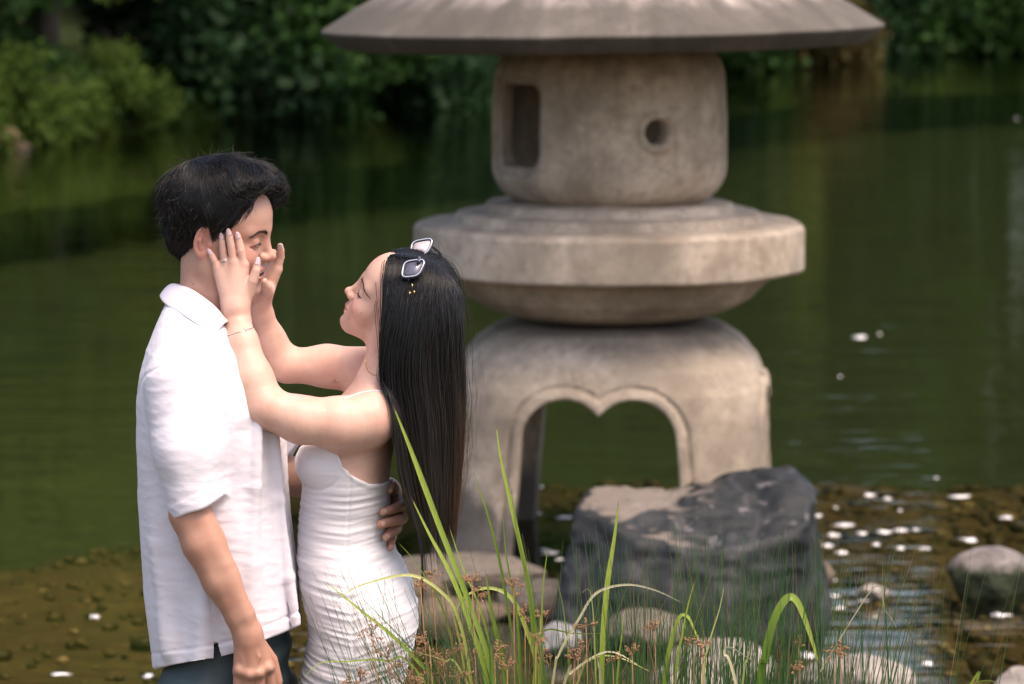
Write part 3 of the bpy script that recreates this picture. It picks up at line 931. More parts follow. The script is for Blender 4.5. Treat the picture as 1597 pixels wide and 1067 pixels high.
# white flecks on the water: glints modelled as small flat pieces
FLECK = simple_mat('white_glint', (0.86, 0.83, 0.80), 0.45)
def flecks():
    spots = [(1340, 526, 16, 6), (1494, 775, 28, 5), (1511, 842, 22, 6), (1357, 772, 14, 5), (1383, 778, 12, 5), (1320, 820, 20, 8), (1300, 835, 16, 10), (1290, 852, 13, 9), (1312, 862, 16, 7), (1345, 832, 12, 6), (1378, 830, 17, 6), (1405, 828, 19, 5), (1428, 827, 9, 4), (1365, 850, 11, 5), (1404, 855, 10, 5), (1441, 856, 11, 5), (1303, 792, 8, 4), (1276, 805, 10, 7), (1404, 797, 8, 4), (1457, 796, 7, 8), (1460, 746, 7, 4), (1330, 888, 8, 4), (1296, 904, 10, 5), (1300, 930, 14, 5), (1348, 936, 15, 6), (1312, 949, 16, 5), (1365, 963, 6, 4), (1260, 1023, 20, 9), (1284, 1030, 12, 5), (1447, 1035, 11, 14), (860, 862, 22, 7), (850, 858, 10, 4), (873, 873, 12, 4), (880, 808, 18, 5), (840, 801, 7, 4), (888, 764, 8, 4), (845, 760, 5, 3), (148, 962, 12, 6), (97, 1052, 25, 4), (232, 1055, 12, 6), (1030, 1010, 12, 5), (1180, 957, 28, 5), (1310, 588, 5, 5), (1467, 580, 5, 5), (1372, 521, 5, 5), (1462, 677, 5, 5), (1586, 185, 6, 5), (1546, 747, 5, 4), (1560, 960, 26, 7), (1570, 808, 16, 5)]
    rng = np.random.default_rng(23)
    spots = [q for k, q in enumerate(spots) if not (q[2] <= 8 and k % 2)]
    for i, (px, py, w, h) in enumerate(spots):
        w = w * (1.35 if w > 8 else 0.9)
        c = W(px, py, ZW)
        s = c[1] / (_cp * FPX)
        dep = (c[1] ** 2) * (h / (FPX * 2.3)) * 0.9
        a = np.linspace(0, 2 * math.pi, 12, endpoint=False)
        r = 1 + 0.25 * rng.normal(size=12)
        rx, ry = w * s * 0.5, min(max(dep * 0.5, w * s * 0.25), w * s * 1.1)
        top = np.stack([np.cos(a) * r * rx, np.sin(a) * r * ry, 0.002 + 0.002 * np.sin(a * 2 + i)], 1)
        mid = np.array([[0, 0, 0.005]])
        bot = top * np.array([0.9, 0.9, 0]) + np.array([0, 0, 0.001])
        V = np.vstack([mid, top, bot])
        T = [(0, 1 + k, 1 + (k + 1) % 12) for k in range(12)]
        Q = [(1 + k, 13 + k, 13 + (k + 1) % 12, 1 + (k + 1) % 12) for k in range(12)]
        me = np_mesh('glint_fleck', V, [np.array(Q), np.array(T)])
        o = link('glint_fleck', me, FLECK); o.location = (c[0], c[1], ZW)
        setp(o, 'small white fleck modelled for a glint on the pond surface', 'glint_fleck', 'white glints modelled on the water')
flecks()

# ================================================================= STONE LANTERN
LY = 13.45
LX = float(P(950, 400, LY)[0])
LS = LY / (_cp * FPX)
def lz(py): return float(P(950, py, LY)[2])
ROOT = empty('stone_lantern', (LX, LY, ZW), 'tall weathered stone snow lantern standing on arched legs in the pond shallows', 'stone lantern')
LO = np.array([LX, LY, ZW])
def lantern_mat(name, dark, mid, light, streak=0.0, wet=False, radial=False):
    t = NT(name)
    v = t.coord()
    n = t.noise(v, 5.0, 8, 0.6, 0.3)
    c = t.ramp(n, [(0.30, dark), (0.5, mid), (0.72, light)])
    sp = t.noise(v, 120, 3, 0.7)
    c = t.mix(t.ramp(sp, [(0.35, 0.35), (0.5, 0.0)]), c, tuple(x * 0.55 for x in mid))
    c = t.mix(t.ramp(sp, [(0.58, 0.0), (0.72, 0.35)]), c, tuple(min(1, x * 1.35) for x in light))
    bl = t.noise(v, 26, 6, 0.72)
    c = t.mix(t.ramp(bl, [(0.50, 0.0), (0.64, 0.55)]), c, tuple(x * 0.5 for x in mid))
    c = t.mix(t.ramp(bl, [(0.32, 0.40), (0.44, 0.0)]), c, tuple(min(1, x * 1.15) for x in light))
    big = t.noise(t.coord((1, 1, 0.55)), 2.2, 5, 0.6)
    c = t.mix(t.ramp(big, [(0.44, 0.0), (0.64, 0.72)]), c, tuple(x * 0.42 for x in mid))
    if radial:
        tc = t.n('ShaderNodeTexCoord')
        s = t.n('ShaderNodeSeparateXYZ'); t.l(tc.outputs['Object'], s.inputs[0])
        ang = t.math('ARCTAN2', s.outputs['Y'], s.outputs['X'])
        rr = t.math('POWER', t.math('ADD', t.math('MULTIPLY', s.outputs['X'], s.outputs['X']), t.math('MULTIPLY', s.outputs['Y'], s.outputs['Y'])), 0.5)
        cb = t.n('ShaderNodeCombineXYZ'); t.l(t.math('MULTIPLY', ang, 3.2), cb.inputs[0]); t.l(t.math('MULTIPLY', rr, 1.2), cb.inputs[1])
        st = t.noise(cb.outputs[0], 2.0, 6, 0.65, 0.3)
        c = t.mix(t.ramp(st, [(0.42, 0.0), (0.62, 0.70)]), c, (0.062, 0.056, 0.055))
        edge = t.math('ADD', rr, t.math('MULTIPLY', st, 0.22))
        c = t.mix(t.ramp(edge, [(0.93, 0.0), (1.05, 0.75)]), c, (0.075, 0.068, 0.055))
    elif streak:
        st = t.noise(t.coord((9, 9, 0.8)), 1.3, 5, 0.6)
        c = t.mix(t.ramp(st, [(0.52, 0.0), (0.72, streak)]), c, tuple(x * 0.4 for x in mid))
    if wet:
        tc = t.n('ShaderNodeTexCoord')
        s = t.n('ShaderNodeSeparateXYZ'); t.l(tc.outputs['Object'], s.inputs[0])
        wz = t.math('ADD', s.outputs['Z'], t.math('MULTIPLY', t.math('SUBTRACT', t.noise(t.coord((2.2, 2.2, 1.1)), 2.6, 6, 0.65), 0.5), 0.5))
        left = t.math('ADD', wz, t.math('MULTIPLY', t.math('ADD', s.outputs['X'], 0.1), 0.18))
        c = t.mix(t.ramp(left, [(0.13, 0.78), (0.24, 0.0)]), c, (0.042, 0.044, 0.046))
        top_dark = t.math('ADD', s.outputs['Z'], t.math('MULTIPLY', t.math('SUBTRACT', t.noise(v, 3.0, 5, 0.65), 0.5), 0.28))  # darker towards the top of the stand
        c = t.mix(t.ramp(top_dark, [(0.74, 0.0), (0.88, 0.80)]), c, (0.085, 0.078, 0.070))
    b = t.bump(t.noise(v, 75, 6, 0.72), 0.35, 0.006, t.bump(t.noise(v, 14, 5), 0.2, 0.012))
    return t.done(t.bsdf(c, 0.85, b, spec=0.3))
LM_BODY = lantern_mat('granite_weathered', (0.27, 0.215, 0.16), (0.47, 0.39, 0.305), (0.60, 0.51, 0.42), streak=0.4)
LM_STAND = lantern_mat('granite_stand', (0.27, 0.215, 0.16), (0.46, 0.38, 0.295), (0.59, 0.50, 0.41), wet=True)
LM_ROOF = lantern_mat('granite_roof', (0.16, 0.138, 0.122), (0.27, 0.232, 0.21), (0.42, 0.365, 0.335), radial=True)
LM_FIRE = lantern_mat('granite_fire_box', (0.24, 0.185, 0.13), (0.46, 0.37, 0.28), (0.60, 0.50, 0.40), streak=0.7)
def revolve(name, prof, seg=128, parent=None, mat=None, wob=0.0):
    """prof: (radius px, picture row) at the lantern's distance; corners softened by double points."""
    R = np.array([p[0] * LS for p in prof]); Z = np.array([lz(p[1]) for p in prof]) - ZW
    a = np.arange(seg) * 2 * math.pi / seg
    V = np.stack([R[:, None] * np.cos(a), R[:, None] * np.sin(a), np.broadcast_to(Z[:, None], (len(R), seg))], -1).reshape(-1, 3)
    if wob: V = V * (1 + wob * fbm(V * 3.0, 3, 2))[:, None]
    i = np.arange(len(R) - 1)[:, None]; k = np.arange(seg)[None]; k2 = (k + 1) % seg
    F = np.stack([i * seg + k, i * seg + k2, (i + 1) * seg + k2, (i + 1) * seg + k], -1).reshape(-1, 4)
    me = np_mesh(name, V, F)
    return link(name, me, mat, parent)
def prof_path(pts, rnd=4, steps=4):
    """Round the corners of a profile polyline by `rnd` px."""
    out = []
    for i, p in enumerate(pts):
        p = np.array(p, float)
        if i in (0, len(pts) - 1): out.append(p); continue
        a = np.array(pts[i - 1], float); b = np.array(pts[i + 1], float)
        la, lb = np.linalg.norm(a - p), np.linalg.norm(b - p)
        r = min(rnd, la * 0.45, lb * 0.45)
        s, e = p + (a - p) / la * r, p + (b - p) / lb * r
        for t in np.linspace(0, 1, steps):
            out.append((1 - t) ** 2 * s + 2 * t * (1 - t) * p + t * t * e)
    return [tuple(x) for x in out]
# platform: bowl below, drum rim, two stepped rings above
revolve('platform', prof_path([(1, 492), (128, 492), (150, 490), (190, 478), (222, 460), (246, 436), (252, 421), (298, 420), (304, 416), (304, 352), (297, 346), (240, 343), (237, 330), (196, 328), (191, 315), (150, 313), (1, 313)], 3), 160, ROOT, LM_BODY, 0.004)
roof = revolve('roof', prof_path([(1, 62), (176, 64), (405, 70), (434, 46), (434, 42), (380, 8), (300, -34), (190, -78), (95, -112), (70, -124), (66, -140), (1, -140)], 4), 160, ROOT, LM_ROOF, 0.0012)
roof.rotation_euler = (0, math.radians(-0.8), 0)
revolve('finial', prof_path([(62, -141), (78, -150), (80, -158), (50, -170), (66, -186), (74, -206), (60, -232), (28, -256), (6, -270), (1, -271)], 8, 5), 48, ROOT, LM_ROOF)
def fire_box():
    R = 182 * LS; zt, zb = lz(60) - ZW, lz(317) - ZW
    wall = 0.075
    def body(p, grow):
        rho = np.sqrt(p[:, 0] ** 2 + p[:, 1] ** 2)
        zc, hh = (zt + zb) / 2, (zt - zb) / 2
        # belly: rounded lower corner, slight taper up
        rr = R * (1.0 - 0.035 * np.clip((p[:, 2] - zc) / hh, 0, 1))
        q = np.stack([rho - (rr - 0.145) - grow, np.abs(p[:, 2] - zc) - (hh - 0.145) - grow], 1)
        return np.linalg.norm(np.maximum(q, 0), axis=1) + np.minimum(q.max(1), 0) - 0.145
    def dirn(px):                                   # azimuth of a picture column on the front of the drum
        return math.asin(max(-1, min(1, (px - 952) / 182.0)))
    aw, ah = dirn(791), dirn(1019)
    def axes(a):
        n = np.array([math.sin(a), -math.cos(a), 0], np.float32)
        t_ = np.array([math.cos(a), math.sin(a), 0], np.float32)
        return n, t_
    nw, tw = axes(aw + 0.02); nh, th = axes(ah)
    wz0, wz1 = lz(255) - ZW, lz(128) - ZW
    hz = lz(197) - ZW
    def f(p):
        d = body(p, 0)
        inner = body(p, -wall)
        d = smax(d, -inner, 0.006)
        u, w_ = p @ tw, p @ nw
        hw = 0.142
        q = np.abs(np.stack([u, p[:, 2] - (wz0 + wz1) / 2], 1)) - np.array([hw - 0.05, (wz1 - wz0) / 2 - 0.05], np.float32)
        rect = np.linalg.norm(np.maximum(q, 0), axis=1) + np.minimum(q.max(1), 0) - 0.05
        front = 0.0 * w_                                # unseen twin opening added on the far side to let light in
        d = smax(d, -(rect + front), 0.012)
        # shallow recess round the window
        rec = np.maximum(rect - 0.032, (body(p, 0) * -1) - 0.024) + front
        d = smax(d, -rec, 0.010)
        uh, wh = p @ th, p @ nh
        hole = np.sqrt(uh ** 2 + (p[:, 2] - hz) ** 2)
        fr = np.where(wh > 0, 0.0, 1.0)
        d = smax(d, -(hole - 0.045 + fr), 0.008)
        fr2 = np.where(wh < 0, 0.0, 1.0)
        d = smax(d, -(hole - 0.058 + fr2), 0.008)
        ring = np.sqrt((hole - 0.064) ** 2 + np.maximum(np.abs(body(p, 0)) - 0.004, 0) ** 2) - 0.012 + fr
        d = smin(d, ring, 0.012)
        return d
    e = R + 0.03
    V, F = mesh_sdf(f, axis_coords(-e, e, 0.008), axis_coords(-e, e, 0.008), axis_coords(zb - 0.03, zt + 0.03, 0.008), 1)
    V[:, 2] += 0
    link('fire_box', np_mesh('fire_box', V, F), LM_FIRE, ROOT)
fire_box()
def stand():
    prof = [(150, 500), (178, 507), (208, 527), (232, 556), (247, 590), (252, 625), (255, 700), (262, 780), (274, 850), (290, 905), (300, 960)]
    pr = np.array([p[0] * LS for p in prof]); pz = np.array([lz(p[1]) - ZW for p in prof])
    zt = lz(500) - ZW; zb = -0.32
    rot = math.radians(-5)
    ca, sa = math.cos(rot), math.sin(rot)
    zt_arch = lz(589) - ZW
    def f(p):
        x = p[:, 0] * ca - p[:, 1] * sa * -1
        y = -p[:, 0] * sa + p[:, 1] * ca
        n = 3.0
        rho = (np.abs(x) ** n + np.abs(y) ** n) ** (1 / n)
        Rz = np.interp(p[:, 2], pz[::-1], pr[::-1]).astype(np.float32)
        slope = np.interp(p[:, 2], [zt - 0.25, zt - 0.10, zt], [1.0, 0.72, 0.30]).astype(np.float32)
        side = (rho - Rz) * slope
        d = smax(side, p[:, 2] - zt, 0.02)
        d = np.maximum(d, zb - p[:, 2])
        inner = smax(rho - (Rz - 0.135), p[:, 2] - (zt - 0.20), 0.06)
        d = smax(d, -inner, 0.01)
        for u, w_ in ((x, y), (y, x)):
            z = p[:, 2]
            zc = zt_arch - 0.162
            c1 = np.sqrt((np.abs(u) - 0.123) ** 2 + (z - zc) ** 2) - 0.154
            hw = 0.277 + 0.035 * np.clip((zc - z) / 0.4, 0, 1.5)
            leg = np.maximum(np.abs(u) - hw, z - zc)
            a = np.minimum(c1, leg)
            d = smax(d, -a, 0.008)
            face = np.abs(side) - 0.009
            groove = np.maximum(np.abs(a - 0.040) - 0.0075, face)
            d = smax(d, -groove, 0.006)
            lip = np.maximum(np.maximum(a - 0.033, -a + 0.001), np.abs(side) - 0.007)
            d = smin(d, lip, 0.006)
        return d
    e = 302 * LS
    V, F = mesh_sdf(f, axis_coords(-e, e, 0.0085), axis_coords(-e, e, 0.0085), axis_coords(zb - 0.02, zt + 0.02, 0.0085), 1)
    link('stand', np_mesh('stand', V, F), LM_STAND, ROOT)
stand()
# ================================================================= PEOPLE
def skin_mat():
    t = NT('skin')
    v = t.coord()
    a = t.attr('skin_tone')
    n = t.noise(v, 55, 4, 0.6)
    c = t.mix(t.ramp(n, [(0.3, 0.0), (0.75, 0.22)]), a.outputs['Color'], (0.52, 0.27, 0.20), 'MIX')
    c = t.mix(t.ramp(t.noise(v, 16, 5, 0.65), [(0.40, 0.0), (0.72, 0.42)]), c, (0.80, 0.52, 0.44), 'MULTIPLY')
    c = t.mix(t.ramp(t.noise(v, 210, 2, 0.6), [(0.62, 0.0), (0.75, 0.22)]), c, (0.30, 0.14, 0.10))
    b = t.bump(t.noise(v, 420, 3, 0.6), 0.14, 0.002, t.bump(t.noise(v, 60, 4, 0.6), 0.10, 0.004))
    p = t.bsdf(c, t.ramp(t.noise(v, 35, 4), [(0.3, 0.38), (0.7, 0.60)]), b, spec=0.4)
    p.inputs['Subsurface Weight'].default_value = 0.08
    p.inputs['Subsurface Radius'].default_value = (1.0, 0.35, 0.2)
    p.inputs['Subsurface Scale'].default_value = 0.006
    return t.done(p)
SKIN = skin_mat()
def hair_mat():
    t = NT('black_hair')
    a = t.attr('hair_tone')
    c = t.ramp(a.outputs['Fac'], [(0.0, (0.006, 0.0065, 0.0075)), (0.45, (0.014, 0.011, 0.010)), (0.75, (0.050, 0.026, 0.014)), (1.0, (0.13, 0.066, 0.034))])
    p = t.bsdf(c, 0.34, spec=0.45)
    return t.done(p)
HAIR = hair_mat()

def rot_basis(fwd, up):
    f = np.array(fwd, float); f /= np.linalg.norm(f)
    u = np.array(up, float); u -= f * (u @ f); u /= np.linalg.norm(u)
    l = np.cross(u, f)
    return np.stack([f, l, u], 1)            # columns: forward, left, up
def euler_head(yaw_fwd, pitch, roll):
    """yaw_fwd: horizontal facing vector; pitch up positive; roll: left side down positive."""
    f0 = np.array([*yaw_fwd, 0.0]); f0 /= np.linalg.norm(f0)
    z = np.array([0, 0, 1.0])
    f = f0 * math.cos(pitch) + z * math.sin(pitch)
    u = z * math.cos(pitch) - f0 * math.sin(pitch)
    l = np.cross(u, f)
    u2 = u * math.cos(roll) + l * math.sin(roll)
    return rot_basis(f, u2)

def head_sdf(q, sex):
    """Head in its own metres: x forward, y left, z up, origin between the ear canals."""
    x, y, z = q[:, 0], q[:, 1], q[:, 2]
    m = np.stack([x, np.abs(y), z], 1)        # mirrored
    male = sex == 'm'
    cz = 0.0 if male else 0.015
    d = ell(q, (-0.006, 0, 0.048), (0.094, 0.074, 0.082))
    d = smin(d, ell(q, (0.045, 0, 0.050), (0.050, 0.058, 0.055)), 0.03)
    d = smin(d, ell(q, (0.040, 0, -0.020 + cz * 0.4), (0.053, 0.060 if male else 0.056, 0.070 - cz * 0.4)), 0.03)
    jw = 0.050 if male else 0.046
    ch = 0.0 if male else 0.001
    d = smin(d, rc(m, (-0.002, jw, -0.045 + cz * 0.4), (0.070 - ch, 0.012, -0.092 + cz), 0.017, 0.015), 0.03)
    d = smin(d, sph(q, (0.078 + (0 if male else 0.003), 0, -0.090 + cz), 0.0155 if male else 0.0135), 0.022)
    d = smin(d, rc(m, (0.0, 0.055, -0.005), (0.0, 0.05, -0.05 + cz * 0.6), 0.018, 0.016), 0.02)
    # cheeks, mouth region, brow
    d = smin(d, ell(m, (0.058, 0.040, -0.020), (0.026, 0.022, 0.026)), 0.022)
    if male: d = smin(d, ell(m, (0.066, 0.036, -0.026), (0.019, 0.018, 0.018)), 0.014)
    d = smin(d, ell(q, (0.070, 0, -0.054 + cz * 0.4), (0.026, 0.029, 0.028)), 0.022)
    d = smin(d, rc(m, (0.086, 0.006, 0.031), (0.070, 0.044, 0.033), 0.010 if male else 0.008, 0.010), 0.016)
    # eye sockets and lids
    d = smax(d, -sph(m, (0.105, 0.030, 0.012), 0.017), 0.016)
    ey = (0.0775, 0.0300, 0.0115) if male else (0.0750, 0.0315, 0.0120)
    d = smin(d, sph(m, ey, 0.0135), 0.005)
    # crease above the lid and below the eye
    d = smax(d, -chain(m, [(0.092, 0.016, 0.020), (0.0915, 0.031, 0.0245), (0.080, 0.048, 0.020)], [0.0012, 0.0018, 0.0012]), 0.004)
    if male: d = smax(d, -chain(m, [(0.092, 0.020, 0.000), (0.087, 0.036, -0.001), (0.078, 0.046, 0.003)], [0.001, 0.0015, 0.0008]), 0.005)
    # nose
    tip = (0.111, 0, -0.019) if male else (0.1098, 0, -0.0165)
    nb = (0.0865, 0, 0.024) if male else (0.0885, 0, 0.026)
    d = smin(d, rc(q, nb, (tip[0] - 0.005, 0, tip[2] + 0.004), 0.0075, 0.0078 if male else 0.0070), 0.014)
    d = smin(d, sph(q, tip, 0.0084 if male else 0.0070), 0.010)
    d = smin(d, ell(m, (tip[0] - 0.014, 0.0115 if male else 0.0100, tip[2] - 0.003), (0.011, 0.0060, 0.0068)), 0.008)
    d = smax(d, -ell(m, (tip[0] - 0.008, 0.0068, tip[2] - 0.0115), (0.0055, 0.0034, 0.004)), 0.003)
    d = smax(d, -chain(m, [(tip[0] - 0.022, 0.0205 if male else 0.018, tip[2] + 0.003), (tip[0] - 0.016, 0.021 if male else 0.018, tip[2] - 0.008)], [0.0012, 0.0012]), 0.004)
    # philtrum
    if male:
        # smiling mouth: teeth show; cheek fold from the nose wing to the mouth corner
        d = smin(d, chain(m, [(0.0985, 0.0, -0.0455), (0.096, 0.012, -0.0455), (0.083, 0.029, -0.043)], [0.0044, 0.0043, 0.003], 0.003), 0.005)
        d = smin(d, chain(m, [(0.0965, 0.0, -0.0675), (0.094, 0.012, -0.0655), (0.082, 0.028, -0.0475)], [0.0062, 0.0055, 0.003], 0.003), 0.006)
        mouth = ell(q, (0.096, 0, -0.0545), (0.022, 0.025, 0.0066))
        d = smax(d, -mouth, 0.003)
        d = smax(d, -chain(m, [(0.092, 0.023, -0.024), (0.085, 0.034, -0.042), (0.078, 0.036, -0.060)], [0.0012, 0.0022, 0.001], 0.003), 0.008)
        d = smax(d, -rc(q, (0.104, -0.012, -0.078), (0.104, 0.012, -0.078), 0.010, 0.010), 0.012)
    else:
        d = smin(d, chain(m, [(0.0985, 0.0, -0.0440), (0.0960, 0.007, -0.0435), (0.083, 0.025, -0.0440)], [0.0042, 0.0042, 0.002], 0.003), 0.005)
        d = smin(d, chain(m, [(0.0960, 0.0, -0.0545), (0.0930, 0.010, -0.0535), (0.082, 0.024, -0.0460)], [0.0056, 0.0052, 0.002], 0.003), 0.006)
        d = smax(d, -chain(m, [(0.104, 0.0, -0.0490), (0.096, 0.012, -0.0488), (0.084, 0.027, -0.0440), (0.078, 0.032, -0.040)], [0.0022, 0.0022, 0.0018, 0.0008], 0.002), 0.003)
        d = smax(d, -rc(q, (0.104, -0.010, -0.0640), (0.104, 0.010, -0.0640), 0.0075, 0.0075), 0.012)
    # ears
    ec = np.array([-0.008, 0.074, 0.004], np.float32)
    ex = np.array([math.cos(0.22), 0.32, -math.sin(0.10)], np.float32)
    R = rot_basis((0.90, -0.38, -0.14), (-0.10, 0.12, 1.0))       # ear plate: x forward, y out, z up
    e = (m - ec) @ R.astype(np.float32)
    rr = np.sqrt((e[:, 0] / 0.0165) ** 2 + ((e[:, 2] - 0.002) / 0.0285) ** 2)
    rim = np.sqrt(((rr - 1) * 0.0175) ** 2 + (e[:, 1] - 0.004) ** 2) - 0.0036
    rim = np.maximum(rim, (e[:, 0] - 0.012))
    plate = ell(e, (0, -0.001, 0.002), (0.0165, 0.005, 0.0285))
    lobe = ell(e, (0.004, 0.0, -0.026), (0.0095, 0.0048, 0.0095))
    ear = smin(smin(plate, rim, 0.004), lobe, 0.006)
    anti = chain(e, [(-0.006, 0.004, 0.016), (-0.0085, 0.005, 0.002), (-0.003, 0.005, -0.014)], [0.0025, 0.003, 0.003])
    ear = smin(ear, anti, 0.004)
    ear = smax(ear, -ell(e, (0.003, 0.007, -0.003), (0.0078, 0.007, 0.0105)), 0.003)
    ear = smin(ear, ell(e, (0.013, 0.003, -0.004), (0.004, 0.0045, 0.006)), 0.004)
    d = smin(d, ear, 0.006)
    return d
def head_tones(q, sex, base):
    """Skin, lips and blush: the colours of the face itself."""
    m = np.stack([q[:, 0], np.abs(q[:, 1]), q[:, 2]], 1)
    col = np.broadcast_to(np.asarray(base, float), (len(q), 3)).copy()
    def blend(w, c):
        nonlocal col
        w = np.clip(w, 0, 1)[:, None]
        col = col * (1 - w) + np.asarray(c) * w
    male = sex == 'm'
    red = (0.60, 0.24, 0.19) if male else (0.70, 0.29, 0.26)
    blend(0.50 * np.exp(-(np.linalg.norm((m - np.array([0.072, 0.040, -0.02])) / 0.024, axis=1)) ** 2), red)
    blend(0.35 * np.exp(-(np.linalg.norm((m - np.array([0.112, 0, -0.018])) / 0.013, axis=1)) ** 2), red)
    blend(0.55 * np.clip(1 - ell(m, (-0.008, 0.082, 0.0), (0.02, 0.014, 0.034)) / 0.008, 0, 1) * (m[:, 1] > 0.068), red)
    if male:
        lip = np.minimum(chain(m, [(0.0985, 0.0, -0.0455), (0.096, 0.012, -0.0455), (0.083, 0.029, -0.043)], [0.0050, 0.0048, 0.003]),
                         chain(m, [(0.0965, 0.0, -0.0675), (0.094, 0.012, -0.0655), (0.082, 0.028, -0.0475)], [0.0066, 0.0058, 0.003]))
        blend(np.clip(0.5 - lip / 0.0015, 0, 1) * 0.8, (0.50, 0.19, 0.17))
        mouth = ell(q, (0.094, 0, -0.0545), (0.022, 0.024, 0.0062))
        blend((mouth < 0.0012) * (q[:, 0] < 0.0935), (0.10, 0.03, 0.03))
        blend(0.22 * np.exp(-((q[:, 2] + 0.085) / 0.022) ** 2) * (q[:, 0] > 0.03), (0.30, 0.22, 0.18))   # shaven chin
        blend(0.25 * np.exp(-((q[:, 2] + 0.037) / 0.006) ** 2) * (q[:, 0] > 0.085), (0.26, 0.17, 0.14))
    else:
        lip = np.minimum(chain(m, [(0.0985, 0.0, -0.0440), (0.0960, 0.007, -0.0435), (0.083, 0.025, -0.0440)], [0.0050, 0.0050, 0.0026]),
                         chain(m, [(0.0960, 0.0, -0.0545), (0.0930, 0.010, -0.0535), (0.082, 0.024, -0.0460)], [0.0064, 0.0060, 0.0026]))
        blend(np.clip(0.6 - lip / 0.0015, 0, 1) * 0.9, (0.62, 0.15, 0.17))
    return col

def hair_cap_mat():
    t = NT('hair_under')
    a = t.attr('hair_tone')
    c = t.ramp(a.outputs['Fac'], [(0.0, (0.006, 0.006, 0.007)), (0.5, (0.014, 0.010, 0.008)), (1.0, (0.06, 0.03, 0.017))])
    return t.done(t.bsdf(c, 0.95, spec=0.05))
HAIR_UNDER = hair_cap_mat()
def lash_and_brow(parent, R, c, s, sex, skin_f, side):
    """Eyebrow hairs, lash line and the slit of the eye on one side (side = +1 left, -1 right)."""
    def wl(p): return np.asarray(p) @ R.T * s + c
    sg = np.array([1, side, 1.0])
    rng = np.random.default_rng(3 + side)
    male = sex == 'm'
    # brow: short hairs laid along an arc
    arc = np.array([(0.0995, 0.011, 0.028), (0.0970, 0.022, 0.0325), (0.088, 0.036, 0.0345), (0.077, 0.047, 0.0295)]) if male else np.array([(0.0955, 0.012, 0.0300), (0.0925, 0.024, 0.0345), (0.082, 0.041, 0.0350), (0.062, 0.0555, 0.0255)])
    path = smooth_path(arc * sg, 60)
    N = 210 if male else 170
    ps, rs = [], []
    for i in range(N):
        u = rng.random() ** 0.9
        k = u * 58; a = path[int(k)]; b = path[min(59, int(k) + 2)]
        t = b - a; t /= np.linalg.norm(t)
        wd = (0.0034 * (1 - 0.65 * u)) if male else 0.0019 * min(1, 0.4 + 2 * u) * (1 - 0.7 * u)
        off = np.array([0, 0, rng.uniform(-wd, wd)])
        L = 0.0075
        st = wl(a + off)
        d3 = (R @ t) * s
        up = R[:, 2] * 0.35 * (1 - u) * (1 if male else 0.6)
        pts = [st + (d3 + up) * L * w for w in (0, 0.5, 1)]
        ps.append(pts); rs.append([0.00034, 0.00030, 0.00010] if male else [0.00036, 0.0003, 0.0001])
    ps = np.array(ps)
    K = ps.shape[1]
    flat, g = to_surface(skin_f, ps.reshape(-1, 3)); flat, g = to_surface(skin_f, flat)
    flat, g = to_surface(skin_f, flat); flat, g = to_surface(skin_f, flat)
    nrm = g / np.maximum(np.linalg.norm(g, axis=1), 1e-6)[:, None]
    flat = flat + nrm * 0.0007
    V, F = strands_mesh(flat.reshape(-1, K, 3), np.array(rs))
    me = np_mesh('eyebrow', local(parent.location, V), F)
    put_attr(me, 'hair_tone', np.full(len(V), 0.62 if male else 0.82))
    link('eyebrow', me, HAIR, parent)
    # lash line: a dark curved line on the lid, thicker outward
    if male: ll = np.array([(0.0915, 0.0185, 0.0085), (0.0920, 0.0255, 0.0096), (0.0890, 0.0345, 0.0090), (0.0815, 0.0430, 0.0062)])
    else: ll = np.array([(0.0885, 0.0200, 0.0105), (0.0885, 0.0280, 0.0072), (0.0855, 0.0370, 0.0058), (0.0760, 0.0485, 0.0080)])
    pts = wl(smooth_path(ll * sg, 22))
    for _ in range(4): pts, g = to_surface(skin_f, pts)
    nrm = g / np.maximum(np.linalg.norm(g, axis=1), 1e-6)[:, None]
    gg = Geo()
    gg.add(*tube(pts + nrm * 0.0002, np.interp(np.linspace(0, 1, 22), [0, 0.4, 0.8, 1], [0.0005, 0.0010, 0.0011, 0.0004]) * (1.0 if male else 1.7), 6))
    for i in range(9 if male else 3):
        k = int(rng.uniform(2, 21)); o = pts[k]
        dd = (R @ np.array([0.75, 0.35 * side, (-0.55 if male else -0.45)]))
        e = o + nrm[k] * 0.004 + dd * rng.uniform(0.002, 0.0036 if male else 0.0044) * s
        gg.add(*tube(smooth_path([o, (o + e) / 2 + dd * 0.0008, e], 4), [0.00035, 0.0003, 0.0002, 0.0001], 4))
    me = gg.mesh('eyelash', origin=parent.location)
    put_attr(me, 'hair_tone', np.full(len(me.vertices), 0.1))
    link('eyelash', me, HAIR, parent)
    if male:                                    # a sliver of the eye under the lowered lid
        off = np.array([0.0006, 0.0, -0.0026])
        pts = wl(smooth_path((ll + off) * sg, 16)[2:13])
        for _ in range(4): pts, g = to_surface(skin_f, pts)
        eg = Geo(); eg.add(*tube(pts, [0.0006] + [0.0019] * 9 + [0.0006], 8))
        link('eye', eg.mesh('eye', origin=parent.location), EYE_WHITE, parent)
        ir = Geo(); ir.add(*tube(pts[2:7] + (R[:, 0] * 0.0006), [0.0010, 0.0019, 0.0021, 0.0019, 0.0010], 8))
        link('iris', ir.mesh('iris', origin=parent.location), EYE_DARK, parent)
EYE_WHITE = simple_mat('eye_white', (0.34, 0.28, 0.26), 0.6)
EYE_DARK = simple_mat('eye_dark', (0.012, 0.008, 0.007), 0.1)
TOOTH = simple_mat('tooth_enamel', (0.78, 0.73, 0.66), 0.25)
NAIL = simple_mat('polished_nail', (0.66, 0.47, 0.50), 0.15)
NAIL_M = simple_mat('bare_nail', (0.60, 0.36, 0.30), 0.3)
